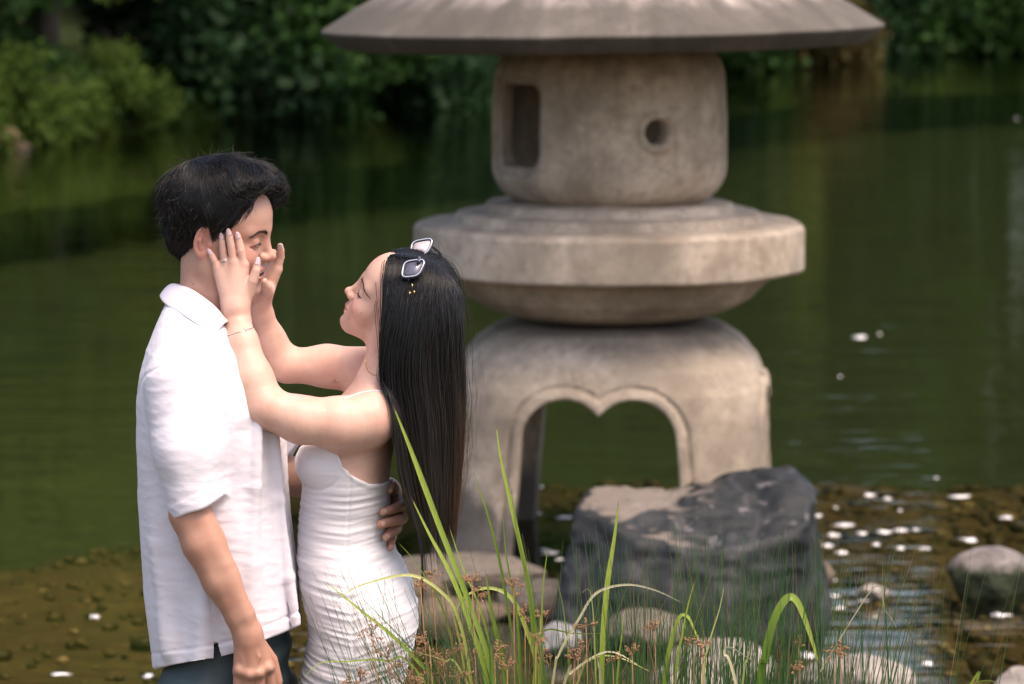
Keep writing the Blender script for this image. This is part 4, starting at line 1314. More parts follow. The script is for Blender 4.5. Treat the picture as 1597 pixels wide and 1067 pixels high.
def loft(p, rows, n=2.3, kz=0.02):
    """Upright body of stacked superellipses; rows: (picture row, left px, right px, half depth m, centre Y)."""
    z = np.array([P(798, r[0], 7.0)[2] for r in rows])
    xl = np.array([P(r[1], r[0], r[4])[0] for r in rows]); xr = np.array([P(r[2], r[0], r[4])[0] for r in rows])
    o = np.argsort(z)
    zq = p[:, 2]
    def it(v): return np.interp(zq, z[o], np.asarray(v)[o]).astype(np.float32)
    xc, a = it((xl + xr) / 2), it((xr - xl) / 2)
    yc, b = it([r[4] for r in rows]), it([r[3] for r in rows])
    rr = (np.abs((p[:, 0] - xc) / a) ** n + np.abs((p[:, 1] - yc) / b) ** n) ** (1.0 / n)
    d = (rr - 1) * np.minimum(a, b)
    return smax(smax(d, zq - z.max(), kz), z.min() - zq, kz)
def S(*pts):
    """(px, py, Y, radius px) rows -> world points, radii."""
    return [P(a, b, c) for a, b, c, d in pts], [M_(d, c) for a, b, c, d in pts]
def surf_y(f, px, py, y0=6.6, y1=7.4, off=0.0):
    """Depth at which the line of sight through a picture point first meets the surface f = off."""
    px = np.atleast_1d(np.asarray(px, float)); py = np.atleast_1d(np.asarray(py, float))
    d = np.array([ray(a, b) for a, b in zip(px, py)])
    Y = np.full(len(px), y0)
    for _ in range(60):
        pts = (CAM + d * (Y / d[:, 1])[:, None]).astype(np.float32)
        v = f(pts) - off
        Y = np.where(v > 0.0003, np.minimum(Y + v * 0.8, y1), Y)
    return Y
def z_at(py): return float(P(798, py, 7.0)[2])
def py_of(p):
    """picture row of world points"""
    q = p - CAM
    v = (q[:, 1] * -_sp + 0) * 0
    fw = q[:, 1] * _cp - q[:, 2] * _sp
    up = q[:, 1] * _sp + q[:, 2] * _cp
    return IH / 2 - up / fw * FPX
def px_of(p):
    q = p - CAM
    fw = q[:, 1] * _cp - q[:, 2] * _sp
    return IW / 2 + q[:, 0] / fw * FPX

# ----------------------------------------------------------------- the man: head frame
MH_C = P(344, 369, 7.0); MH_S = 0.97
YAW = math.radians(15)
MH_R = euler_head((math.cos(YAW), -math.sin(YAW)), math.radians(-10), math.radians(-7))
def man_head(p):
    q = ((p - MH_C.astype(np.float32)) @ MH_R.astype(np.float32)) / MH_S
    return head_sdf(q, 'm') * MH_S
MAN_TORSO = [(520, 300, 352, .07, 7.0), (560, 262, 385, .15, 7.0), (600, 240, 410, .17, 7.0), (700, 232, 425, .16, 7.0), (850, 240, 430, .14, 7.0), (980, 262, 440, .15, 7.0), (1080, 265, 445, .16, 7.0)]
MNECK = S((322, 405, 7.0, 40), (318, 450, 7.0, 37), (312, 520, 7.0, 42))
MARM_R = S((272, 585, 6.83, 38), (284, 700, 6.80, 36), (297, 798, 6.785, 31))
MFORE_R = S((297, 800, 6.785, 32.5), (318, 848, 6.775, 33), (345, 905, 6.77, 29), (375, 962, 6.768, 22), (386, 992, 6.768, 20.5))
MARM_L = S((345, 600, 7.17, 38), (400, 690, 7.21, 35), (432, 740, 7.20, 32))
MFORE_L = S((432, 738, 7.20, 32), (500, 752, 7.20, 29), (575, 758, 7.165, 22), (604, 766, 7.12, 20))
MHAND_R = [S((384, 988, 6.768, 18), (374, 1046, 6.768, 11)), S((386, 988, 6.768, 18), (388, 1051, 6.765, 12)),
           S((388, 988, 6.770, 18), (403, 1050, 6.768, 11.5)), S((390, 988, 6.773, 17), (418, 1041, 6.778, 11))]
MFING_R = [S((374, 1046, 6.768, 10), (372, 1075, 6.772, 9), (374, 1098, 6.785, 8), (378, 1112, 6.80, 7)),
           S((388, 1051, 6.765, 10.5), (388, 1084, 6.772, 9.5), (391, 1109, 6.787, 8.5), (396, 1122, 6.803, 7.5)),
           S((403, 1050, 6.768, 10.5), (405, 1082, 6.775, 9.5), (408, 1106, 6.79, 8.5), (413, 1118, 6.805, 7.5)),
           S((418, 1041, 6.778, 10), (422, 1070, 6.785, 9), (425, 1092, 6.80, 8), (428, 1104, 6.812, 7)),
           S((398, 1000, 6.80, 14), (422, 1030, 6.815, 11.5), (431, 1062, 6.82, 10), (430, 1088, 6.82, 8))]
MHAND_L = [S((604, 766, 7.11, 18), (625, 790, 6.985, 8.5)), S((604, 770, 7.11, 18), (627, 808, 6.985, 9)),
           S((602, 776, 7.11, 17), (618, 824, 6.985, 8.5)), S((600, 780, 7.11, 15), (611, 838, 6.99, 7.5)), S((606, 762, 7.10, 13), (616, 762, 6.99, 6))]
MFING_L = [S((625, 790, 6.985, 8.5), (619, 792, 6.945, 7.8), (607, 796, 6.918, 7.2), (598, 799, 6.905, 6.3)),
           S((627, 808, 6.985, 9), (620, 811, 6.94, 8.4), (604, 815, 6.912, 7.8), (594, 818, 6.898, 6.8)),
           S((618, 824, 6.985, 8.3), (614, 827, 6.95, 7.8), (607, 833, 6.925, 7.0), (602, 838, 6.912, 6.2)),
           S((611, 838, 6.985, 7), (611, 843, 6.955, 6.3), (610, 850, 6.938, 5.6), (609, 855, 6.93, 4.8)),
           S((616, 762, 6.99, 6), (614, 757, 6.965, 5.5), (611, 761, 6.95, 4.8), (609, 766, 6.94, 4.2))]
MLEGS = [S((320, 1080, 6.92, 72), (330, 1350, 6.91, 52), (318, 1600, 6.92, 36)), S((385, 1080, 7.09, 72), (400, 1350, 7.09, 52), (385, 1600, 7.09, 36))]
def man_body(p):
    d = near(p, MH_C, 0.175, man_head)
    d = smin(d, chain(p, *MNECK), 0.02)
    # neck muscle and throat
    d = smin(d, chain(p, *S((331, 412, 6.955, 7), (337, 460, 6.957, 7), (348, 512, 6.97, 7))), 0.03)
    d = smin(d, chain(p, *S((362, 470, 6.99, 7), (352, 505, 6.99, 9))), 0.03)
    d = smin(d, loft(p, MAN_TORSO), 0.035)
    a = chain(p, *MARM_R)
    def forearm(p):
        fo = chain(p, *MFORE_R, 0.012)
        elbow = rc(p, P(284, 806, 6.79), P(288, 816, 6.785), M_(16), M_(15))
        fo = smin(fo, elbow, 0.012)
        fo = smin(fo, chain(p, *S((318, 812, 6.762, 14), (352, 880, 6.752, 11), (384, 958, 6.75, 6))), 0.018)   # brachioradialis
        fo = smin(fo, chain(p, *S((378, 940, 6.754, 3.0), (388, 972, 6.7485, 3.0), (391, 1005, 6.7495, 2.6), (391, 1040, 6.755, 2.6)), 0.002), 0.012)   # tendon
        h = None
        for s_ in MHAND_R:
            e = chain(p, *s_); h = e if h is None else smin(h, e, 0.012)
        fo = smin(fo, h, 0.012)
        fing = None
        for s_ in MFING_R:
            e = chain(p, *s_, 0.0006); fing = e if fing is None else np.minimum(fing, e)
        fo = smin(fo, fing, 0.005)
        for kx, ky, kY in ((374, 1046, 6.752), (389, 1052, 6.747), (404, 1050, 6.750), (419, 1042, 6.760)):
            fo = smin(fo, sph(p, P(kx, ky, kY + 0.004), M_(6.5)), 0.010)
        # veins on the back of the hand
        fo = smin(fo, chain(p, *S((396, 1010, 6.7525, 1.4), (404, 1025, 6.7515, 1.5), (400, 1040, 6.7525, 1.2)), 0.002), 0.006)
        fo = smin(fo, chain(p, *S((380, 1000, 6.7515, 1.4), (377, 1022, 6.7525, 1.4), (382, 1038, 6.7535, 1.1)), 0.002), 0.006)
        return fo
    fo = near(p, P(345, 950, 6.78), M_(205), forearm)
    arm = smin(a, fo, 0.012)
    d = smin(d, arm, 0.02)
    l = smin(chain(p, *MARM_L), chain(p, *MFORE_L, 0.012), 0.012)
    def hand(p):
        h = None
        for s_ in MHAND_L:
            e = chain(p, *s_); h = e if h is None else smin(h, e, 0.012)
        l = smin(rc(p, MFORE_L[0][2], MFORE_L[0][3], MFORE_L[1][2], MFORE_L[1][3]), h, 0.015)
        fing = None
        for s_ in MFING_L:
            e = chain(p, *s_, 0.0006); fing = e if fing is None else np.minimum(fing, e)
        l = smin(l, fing, 0.004)
        return l
    l = smin(l, near(p, P(612, 800, 7.0), 0.14, hand), 0.004)
    d = smin(d, l, 0.02)
    for L in MLEGS: d = smin(d, chain(p, *L), 0.02)
    return d
MAN = empty('person', (float(P(350, 1000, 7.0)[0]), 7.0, 0.0), 'man in a loose white short sleeved shirt and dark teal trousers whose cheeks she holds', 'person')
MO = np.array(MAN.location)
def build_man_body():
    V, F = mesh_sdf(man_body,
        axis_coords(P(205, 500, 7)[0], P(650, 500, 7)[0], 0.006, [(P(300, 400, 7)[0], P(450, 400, 7)[0], 0.0019), (P(450, 400, 7)[0], P(640, 400, 7)[0], 0.003)]),
        axis_coords(6.68, 7.30, 0.006, [(6.90, 7.09, 0.0021), (6.72, 6.83, 0.003)]),
        axis_coords(0.06, z_at(255), 0.012, [(z_at(470), z_at(300), 0.0018), (z_at(870), z_at(745), 0.003), (z_at(1120), z_at(930), 0.003), (z_at(940), z_at(470), 0.006)]), 2)
    me = np_mesh('body', V - MO, F)
    q = ((V - MH_C) @ MH_R) / MH_S
    base = (0.52, 0.305, 0.235)
    col = head_tones(q, 'm', base)
    arm = np.clip((P(0, 600, 7)[2] - V[:, 2]) / 0.1, 0, 1)[:, None] * 0.85
    col = col * (1 - arm) + np.array((0.45, 0.245, 0.175)) * arm
    kn = np.zeros(len(V))
    for s_ in MFING_L[:4] + MFING_R[:4]:
        for jp in s_[0][:1] + s_[0][2:3]: kn = np.maximum(kn, np.exp(-(np.linalg.norm(V - jp, axis=1) / 0.012) ** 2))
    kn = (0.45 * kn)[:, None]
    col = col * (1 - kn) + np.array((0.50, 0.20, 0.15)) * kn
    mole = np.exp(-(np.linalg.norm(V - P(301, 443, float(surf_y(man_body, 301, 443)[0])), axis=1) / 0.0014) ** 2)[:, None]
    col = col * (1 - mole) + np.array((0.10, 0.05, 0.03)) * mole
    put_attr(me, 'skin_tone', col)
    link('body', me, SKIN, MAN)
    for sd in (1, -1): lash_and_brow(MAN, MH_R, MH_C, MH_S, 'm', man_head, sd)
    # teeth in the smile
    for k in range(-3, 4):
        a = k * 0.0068
        c = np.array([0.0925 - 15.0 * a * a, a, -0.0515])
        w = np.array([0.0035, 0.0033, 0.0042])
        nrm = np.array([1, 18 * a, 0]); nrm /= np.linalg.norm(nrm)
        bm = bmesh.new(); bmesh.ops.create_icosphere(bm, subdivisions=2, radius=1.0)
        v = np.array([x.co[:] for x in bm.verts]); f = np.array([[x.index for x in ff.verts] for ff in bm.faces]); bm.free()
        v = np.sign(v) * np.abs(v) ** 0.6 * w
        t_ = np.array([-nrm[1], nrm[0], 0])
        v = c + v[:, :1] * nrm + v[:, 1:2] * t_ + v[:, 2:] * np.array([0, 0, 1.0])
        link('tooth', np_mesh('tooth', (v @ MH_R.T) * MH_S + MH_C - MO, f), TOOTH, MAN)
build_man_body()

def nails(parent, fingers, mat, f, L, wd, name='fingernail'):
    for pts, rad in fingers:
        a, b = np.array(pts[-2]), np.array(pts[-1])
        t = (b - a) / np.linalg.norm(b - a)
        view = (CAM - b); view /= np.linalg.norm(view)
        n = view - t * (view @ t); n /= np.linalg.norm(n)
        s = np.cross(t, n)
        r = rad[-1]
        us = np.linspace(-0.35, L, 7); vs = np.linspace(-1, 1, 7)
        V = []
        for u in us:
            w = wd * (1 - max(0, (u - 0.45) / max(L - 0.45, 0.1)) ** 1.6 * 0.75)
            for v in vs:
                ang = v * w * 0.9
                V.append(b + t * (u * r * 1.9) + s * math.sin(ang) * r * 1.02 + n * (math.cos(ang) * r * 1.04 + 0.0004 - (max(0, u) * r * 0.12)))
        F = [(i * 7 + j, i * 7 + j + 1, (i + 1) * 7 + j + 1, (i + 1) * 7 + j) for i in range(6) for j in range(6)]
        me = np_mesh(name, np.array(V) - np.array(parent.location), np.array(F))
        o = link(name, me, mat, parent)
        md = o.modifiers.new('thick', 'SOLIDIFY'); md.thickness = 0.0005; md.offset = -1
nails(MAN, MFING_L, NAIL_M, man_body, 0.35, 0.85)

# ----------------------------------------------------------------- shirt
def cloth_mat(name, col, bump_scale=(1, 1, 1), strength=0.5, rough=0.85, sheen=0.2, sss=0.0):
    t = NT(name)
    v = t.coord(bump_scale)
    n1 = t.noise(v, 45, 5, 0.6, 0.6)
    n2 = t.noise(t.coord(), 900, 2)
    c = t.mix(t.noise(v, 14, 3), tuple(x * 0.96 for x in col), col)
    p = t.bsdf(c, rough, t.bump(n2, 0.10, 0.0008, t.bump(n1, strength, 0.004)), spec=0.2)
    p.inputs['Sheen Weight'].default_value = sheen
    if sss:
        tl = t.n('ShaderNodeBsdfTranslucent'); t.l(c, tl.inputs['Color'])
        mx = t.n('ShaderNodeMixShader'); mx.inputs[0].default_value = sss
        t.l(p.outputs[0], mx.inputs[1]); t.l(tl.outputs[0], mx.inputs[2])
        return t.done(mx)
    return t.done(p)
SHIRT = cloth_mat('white_crinkled_cotton', (0.71, 0.68, 0.74), (1.0, 1.0, 2.0), 0.22)
SHIRT_ROWS = [(462, 268, 330, .075, 7.0), (476, 258, 345, .10, 7.0), (494, 250, 362, .135, 7.0), (515, 241, 378, .17, 7.0), (540, 231, 394, .195, 7.0), (580, 221, 418, .212, 7.0), (620, 215, 433, .215, 7.0),
              (680, 213, 444, .208, 7.0), (760, 216, 451, .20, 7.0), (850, 221, 459, .195, 7.0), (920, 227, 465, .19, 7.0), (990, 238, 471, .19, 7.0), (1070, 250, 476, .19, 7.0)]
SLV_R = S((283, 598, 6.835, 56), (293, 700, 6.80, 50), (310, 800, 6.785, 44))
SLV_L = S((345, 600, 7.15, 50), (405, 680, 7.20, 44), (452, 712, 7.205, 40))
HEM = [(250, 1041), (335, 1029), (365, 1021), (412, 1000), (472, 973), (480, 970)]
def shirt_sdf(p):
    d = loft(p, SHIRT_ROWS, 2.5, 0.01)
    X, Yp = px_of(p), py_of(p)
    fw = p[:, 1] * _cp - (p[:, 2] - CAM[2]) * _sp
    m = fw / FPX
    # open front folds and the placket
    def ridge(pts, r, k):
        nonlocal d
        d = smin(d, chain(p, *S(*pts), 0.01), k)
    ridge([(404, 640, 6.822, 4), (400, 760, 6.825, 6), (393, 880, 6.83, 5), (388, 1000, 6.835, 3)], 0, 0.02)
    ridge([(428, 660, 6.875, 4), (440, 780, 6.88, 6), (452, 900, 6.88, 6), (464, 980, 6.88, 5)], 0, 0.02)
    ridge([(255, 700, 6.86, 3), (248, 850, 6.85, 8), (262, 1010, 6.85, 8)], 0, 0.03)
    ridge([(330, 880, 6.815, 3), (318, 960, 6.812, 7), (312, 1030, 6.812, 7)], 0, 0.03)
    ridge([(300, 540, 6.85, 6), (345, 590, 6.83, 6), (372, 650, 6.82, 3)], 0, 0.03)
    # sleeve, hollow at the cuff
    sl = chain(p, *SLV_R, 0.03)
    cutn = np.array([0.42, -0.03, -0.92]); cutn /= np.linalg.norm(cutn)
    c0 = P(308, 792, 6.785)
    cp = ((p - c0.astype(np.float32)) @ cutn.astype(np.float32))
    hem_band = 0.0012 * np.clip((cp + 0.030) / 0.006, 0, 1)
    sl = sl - hem_band
    sl = smax(sl, cp, 0.004)
    # pull folds on the sleeve
    sl = sl + 0.0016 * np.sin(X * 0.10 + Yp * 0.03 + 2.0 * noise(p * 8, 3)) * np.clip((Yp - 600) / 80, 0, 1)
    d = smin(d, sl, 0.016)
    # armhole seam
    seam = np.abs(np.linalg.norm((p - P(284, 640, 6.83).astype(np.float32)) * np.array([1, 0.4, 1.0], np.float32), axis=1) - M_(76))
    d = d + 0.0016 * np.exp(-(seam / 0.0030) ** 2) * (Yp < 640) * (p[:, 1] < 6.95)
    sl2 = chain(p, *SLV_L, 0.02)
    cn = np.array([0.80, -0.1, -0.55]); cn /= np.linalg.norm(cn)
    sl2 = smax(sl2, (p - P(457, 706, 7.2).astype(np.float32)) @ cn.astype(np.float32), 0.004)
    d = smin(d, sl2, 0.02)
    # neck opening, a V at the front
    nk = chain(p, *S((322, 405, 7.0, 42), (316, 450, 7.0, 41), (312, 500, 7.0, 45), (312, 515, 7.0, 40)), 0.01)
    vee = chain(p, *S((330, 470, 7.0, 34), (362, 500, 7.0, 22), (392, 545, 7.0, 8)), 0.01)
    d = smax(d, -smin(nk, vee, 0.01), 0.006)
    # hem line and side slit
    hx = np.interp(X, [h[0] for h in HEM], [h[1] for h in HEM])
    hemd = (Yp - hx) * m
    d = d - 0.0012 * np.clip((hemd + 0.026) / 0.006, 0, 1)
    d = d + 0.0010 * np.exp(-((hemd + 0.028) / 0.0020) ** 2)
    d = smax(d, hemd, 0.003)
    slit = np.maximum(np.abs(X - 337 - (Yp - 1002) * 0.12) * m - np.clip((Yp - 1002) * 0.16, 0, 8) * m, p[:, 1] - 6.93)
    d = smax(d, -np.where(Yp > 1002, slit, 1.0), 0.002)
    sideseam = np.abs(X - (322 + (Yp - 850) * 0.09)) * m
    d = d + 0.0014 * np.exp(-(sideseam / 0.0028) ** 2) * (Yp > 830) * (p[:, 1] < 6.95)
    return d
def build_shirt():
    def f(p): return shirt_sdf(p)
    V, F = mesh_sdf(f, axis_coords(P(202, 700, 7)[0], P(490, 700, 7)[0], 0.0028), axis_coords(6.70, 7.30, 0.0070, [(6.70, 6.95, 0.0036)]), axis_coords(z_at(1062), z_at(455), 0.0028), 1)
    g = grad(f, V)
    n = g / np.maximum(np.linalg.norm(g, axis=1), 1e-6)[:, None]
    X, Yp = px_of(V), py_of(V)
    low = np.clip((Yp - 520) / 160, 0.25, 1)
    w = V * np.array([1.0, 1.0, 1.0])
    # diagonal drape folds and fine crinkle
    diag = np.stack([(V[:, 0] + 0.6 * V[:, 2]) * 9, V[:, 1] * 5, (V[:, 2] - 0.5 * V[:, 0]) * 3.2], 1)
    disp = 0.0040 * fbm(diag, 2, 12) * low + 0.0012 * (0.5 - np.abs(noise(V * np.array([20, 20, 46]) + 0.6 * noise(V * 9, 2)[:, None], 5))) * np.clip((Yp - 480) / 120, 0.3, 1) + 0.0003 * noise(V * np.array([60, 60, 130]), 15)
    V = V + n * disp[:, None]
    link('shirt', np_mesh('shirt', V - MO, F), SHIRT, MAN)
build_shirt()
def collar():
    # inner edge round the neck, outer edge folded down; sweep from the near tip round the back to the far tip
    inner = [(356, 506, 6.905), (340, 487, 6.905), (318, 466, 6.925), (296, 452, 6.955), (276, 446, 7.0), (290, 449, 7.045), (318, 462, 7.075), (350, 480, 7.095), (372, 500, 7.095)]
    outer = [(331, 527, 6.855), (312, 511, 6.86), (286, 493, 6.885), (262, 478, 6.93), (249, 462, 7.0), (268, 462, 7.07), (300, 475, 7.12), (345, 495, 7.135), (372, 520, 7.125)]
    roll = [(353, 500, 6.89), (336, 481, 6.887), (312, 461, 6.905), (288, 447, 6.945), (266, 441, 7.0), (284, 444, 7.055), (314, 457, 7.09), (350, 474, 7.11), (374, 496, 7.11)]
    n = 60
    A, B, C = [smooth_path([P(*q) for q in c], n) for c in (inner, roll, outer)]
    cols = 12
    V = []
    for i in range(n):
        for t in np.linspace(0, 1, cols):
            # quadratic through stand, roll line, leaf edge
            q = (1 - t) ** 2 * A[i] + 2 * t * (1 - t) * (B[i] * 1.35 - 0.175 * (A[i] + C[i])) + t * t * C[i]
            V.append(q)
    V = np.array(V)
    V = V + 0.0012 * np.stack([noise(V * 30, 1), noise(V * 30, 2), noise(V * 30, 3)], 1)
    F = np.array([(i * cols + j, (i + 1) * cols + j, (i + 1) * cols + j + 1, i * cols + j + 1) for i in range(n - 1) for j in range(cols - 1)])
    o = link('collar', np_mesh('collar', V - MO, F), SHIRT, MAN)
    md = o.modifiers.new('thick', 'SOLIDIFY'); md.thickness = 0.0028; md.offset = 0
    md = o.modifiers.new('smooth', 'SUBSURF'); md.levels = 1; md.render_levels = 1
collar()
# ----------------------------------------------------------------- trousers and shoes
def trousers():
    rows = [(940, 262, 448, .155, 7.0), (1000, 261, 452, .165, 7.0), (1070, 262, 452, .17, 7.0), (1140, 264, 448, .165, 7.0)]
    def f(p):
        d = loft(p, rows, 2.4, 0.02)
        for L in ([(322, 1100, 6.915, 84), (333, 1350, 6.91, 66), (322, 1590, 6.92, 52)], [(388, 1100, 7.09, 84), (402, 1350, 7.09, 66), (388, 1590, 7.09, 52)]):
            d = smin(d, chain(p, *S(*L)), 0.03)
        X, Yp = px_of(p), py_of(p)
        d = d + 0.0035 * np.sin((X - 400) * 0.09 + (Yp - 1000) * 0.10 + 2 * noise(p * 7, 2)) * np.clip((X - 380) / 50, 0, 1)
        d = d + 0.0015 * np.exp(-((X - 329) * M_(1) / 0.0025) ** 2) * (p[:, 1] < 6.95)
        return d
    V, F = mesh_sdf(f, axis_coords(P(235, 1000, 7)[0], P(480, 1000, 7)[0], 0.008), axis_coords(6.78, 7.24, 0.009), axis_coords(0.07, z_at(930), 0.014, [(z_at(1100), z_at(930), 0.006)]), 1)
    t = NT('teal_suiting')
    v = t.coord()
    c = t.mix(t.noise(v, 60, 3), (0.016, 0.034, 0.038), (0.026, 0.050, 0.055))
    m = t.done(t.bsdf(c, 0.55, t.bump(t.noise(t.coord((1, 1, 2)), 700, 2), 0.15, 0.001), spec=0.5))
    link('trousers', np_mesh('trousers', V - MO, F), m, MAN)
trousers()
def shoe(parent, ankle, toe, col, h=0.045, w=0.045, heel=0.0):
    a = np.array(ankle, np.float32); t_ = np.array(toe, np.float32)
    dirv = (t_ - a) * np.array([1, 1, 0]); dirv /= np.linalg.norm(dirv)
    back = a - dirv * 0.05
    def f(p):
        d = chain(p, [(back[0], back[1], 0.045 + heel), (a[0], a[1], 0.055 + heel), (*(a[:2] + dirv[:2] * 0.10), 0.045 + heel * 0.3), (t_[0], t_[1], 0.032)], [0.036, 0.044, 0.044, 0.032], 0.02)
        d = smin(d, rc(p, (a[0], a[1], 0.06 + heel), (a[0], a[1], 0.10 + heel), 0.042, 0.040), 0.02)
        return smax(d, 0.004 - p[:, 2], 0.006)
    lo = np.minimum(back, t_) - 0.08; hi = np.maximum(back, t_) + 0.08
    V, F = mesh_sdf(f, axis_coords(lo[0], hi[0], 0.008), axis_coords(lo[1], hi[1], 0.008), axis_coords(0.0, 0.17 + heel, 0.008), 1)
    link('shoe', np_mesh('shoe', V - np.array(parent.location), F), col, parent)
SHOE = simple_mat('dark_leather', (0.03, 0.022, 0.018), 0.4)
for L in MLEGS:
    e = L[0][-1]; shoe(MAN, (e[0], e[1], 0), (e[0] + 0.18, e[1] - 0.03, 0), SHOE)

# ----------------------------------------------------------------- his hair
def cap_m(q):
    x, z = q[:, 0], q[:, 2]
    d = ell(q, (-0.018, 0, 0.069), (0.108, 0.090, 0.090))
    d = smin(d, ell(q, (0.040, 0.004, 0.112), (0.068, 0.070, 0.046)), 0.03)
    d = smin(d, ell(q, (-0.062, 0, 0.0), (0.046, 0.060, 0.062)), 0.03)
    d = smin(d, ell(q, (0.074, 0.050, 0.080), (0.030, 0.034, 0.040)), 0.02)
    xh = np.interp(z, [0.0, 0.016, 0.04, 0.055, 0.080, 0.098, 0.110, 0.125, 0.14], [0.020, 0.026, 0.044, 0.060, 0.070, 0.073, 0.080, 0.112, 0.14])
    xh = xh + np.clip(q[:, 1], 0, 0.06) * 0.5 * np.clip((z - 0.05) / 0.03, 0, 1)
    zl = np.interp(x, [-0.12, -0.075, -0.05, -0.036, -0.028, 0.0, 0.006, 0.03], [-0.03, -0.058, -0.062, -0.045, 0.030, 0.038, 0.012, 0.010])
    d = smax(d, (x - xh) * 0.8, 0.012)
    d = smax(d, (zl - z) * 0.8, 0.010)
    return d
def man_hair():
    def to_w(q): return (q @ MH_R.T) * MH_S + MH_C
    ax = axis_coords(-0.15, 0.14, 0.0045); ay = axis_coords(-0.11, 0.11, 0.0045); az = axis_coords(-0.08, 0.17, 0.0045)
    V, F = mesh_sdf(cap_m, ax, ay, az, 2)
    rng = np.random.default_rng(41)
    # combed relief on the cap so that gaps between strands read as hair
    root = link('hair', np_mesh('hair', to_w(V * 0.985 + np.array([0, 0, 0.0006])) - MO, F), HAIR_UNDER, MAN)
    put_attr(root.data, 'hair_tone', np.full(len(V), 0.05))
    # roots by area
    T = np.concatenate([F[:, [0, 1, 2]], F[:, [0, 2, 3]]])
    A = 0.5 * np.linalg.norm(np.cross(V[T[:, 1]] - V[T[:, 0]], V[T[:, 2]] - V[T[:, 0]]), axis=1)
    N = 17000
    ti = rng.choice(len(T), N, p=A / A.sum())
    b = rng.dirichlet((1, 1, 1), N)
    q = (V[T[ti]] * b[:, :, None]).sum(1)
    g = grad(cap_m, q); nn = g / np.maximum(np.linalg.norm(g, axis=1), 1e-6)[:, None]
    LO, HI = (-0.19, -0.15, -0.12), (0.19, 0.15, 0.21)
    capf = gridded(cap_m, LO, HI, 0.005); headf = gridded(lambda p: head_sdf(p, 'm'), LO, HI, 0.005)
    keep = (nn[:, 0] < 0.93) & (headf(q) > -0.001)
    q, nn = q[keep], nn[keep]; N = len(q)
    K = 11
    L = rng.uniform(0.040, 0.066, N)
    top = np.clip((q[:, 2] - 0.06) / 0.06, 0, 1)
    nape = np.clip((0.02 - q[:, 2]) / 0.05, 0, 1)
    L = L * (0.62 + 0.85 * top) * (1 - 0.45 * nape)
    clump = 1.0 * np.stack([noise(q * 32, 1), noise(q * 32, 2), noise(q * 32, 3)], 1)
    fine = rng.normal(size=(N, 3)) * 0.10
    stray = rng.random(N) < 0.10
    back = np.clip((-q[:, 0] - 0.01) / 0.08, 0, 1)
    lift = 0.0016 + 0.0035 * rng.random(N) + np.where(stray, 0.012 * rng.random(N), 0) * (0.5 + back + 0.6 * top) * (1 - 0.8 * nape)
    lift = lift + 0.016 * np.clip(noise(q * np.array([46, 46, 26]), 8), -0.1, 1) * (1 - 0.7 * nape)
    def field(p):
        wh = p - np.array([-0.055, 0.008, 0.150])
        rad = wh / np.maximum(np.linalg.norm(wh, axis=1), 1e-6)[:, None]
        rad = rad + np.array([0.0, 0, -0.45])
        yy = p[:, 1] + 0.012                           # parting
        sgn = np.tanh(yy / 0.016)
        fr = np.clip((p[:, 0] + 0.01) / 0.06, 0, 1)
        side = np.clip((0.105 - p[:, 2]) / 0.05, 0, 1)
        near = np.stack([0.55 - 1.0 * side, sgn * (1.0 - 0.6 * side), 0.15 - 1.0 * side], 1)
        far = np.stack([0.75 - 0.3 * side, sgn * 0.8, 0.05 - 1.1 * side], 1)
        lat = np.where((yy > 0)[:, None], far, near)
        return rad * (1 - fr)[:, None] + lat * fr[:, None]
    paths = np.zeros((N, K, 3)); p = q - nn * 0.003
    paths[:, 0] = p
    h0 = None
    for k in range(1, K):
        g = grad(capf, p, 0.003); n = g / np.maximum(np.linalg.norm(g, axis=1), 1e-6)[:, None]
        d = field(p) + clump + fine
        d = d - n * (d * n).sum(1)[:, None]
        d /= np.maximum(np.linalg.norm(d, axis=1), 1e-6)[:, None]
        p = p + d * (L / (K - 1))[:, None]
        sd = capf(p)
        want = lift * (k / (K - 1)) ** 1.5
        p = p - n * (np.clip(sd - want, -0.004, 0.004))[:, None] * 0.8
        # never cut into the face
        hs = headf(p)
        hg = grad(headf, p, 0.003)
        p = p + hg * np.maximum(0.0015 - hs, 0)[:, None]
        paths[:, k] = p
    # loose hairs standing off the outline
    M = 700
    ii = rng.choice(N, M)
    loose = np.zeros((M, K, 3))
    d0 = nn[ii] * 0.9 + field(q[ii]) * 0.6 + rng.normal(size=(M, 3)) * 0.45
    d0 /= np.linalg.norm(d0, axis=1)[:, None]
    curl = rng.normal(size=(M, 3)) * 0.5
    LL = rng.uniform(0.010, 0.028, M)[:, None]
    for k in range(K):
        s = k / (K - 1)
        loose[:, k] = q[ii] - nn[ii] * 0.002 + LL * (d0 * s + curl * s * s * 0.6 - np.array([0.2, 0, 0.1]) * s * s)
    allp = np.concatenate([paths, loose])
    tap = np.interp(np.linspace(0, 1, K), [0, 0.7, 1], [1, 0.9, 0.25])
    rad = np.concatenate([np.full(N, 0.00048), np.full(M, 0.00034)])[:, None] * tap
    Vw, Fw = strands_mesh(to_w(allp.reshape(-1, 3)).reshape(-1, K, 3), rad)
    me = np_mesh('hair_strands', Vw - MO, Fw)
    tone = np.concatenate([rng.uniform(0.0, 0.12, N), rng.uniform(0.3, 0.8, M)])
    put_attr(me, 'hair_tone', np.repeat(tone, K * 3))
    o = link('hair_strands', me, HAIR, root); o['kind'] = 'stuff'
man_hair()
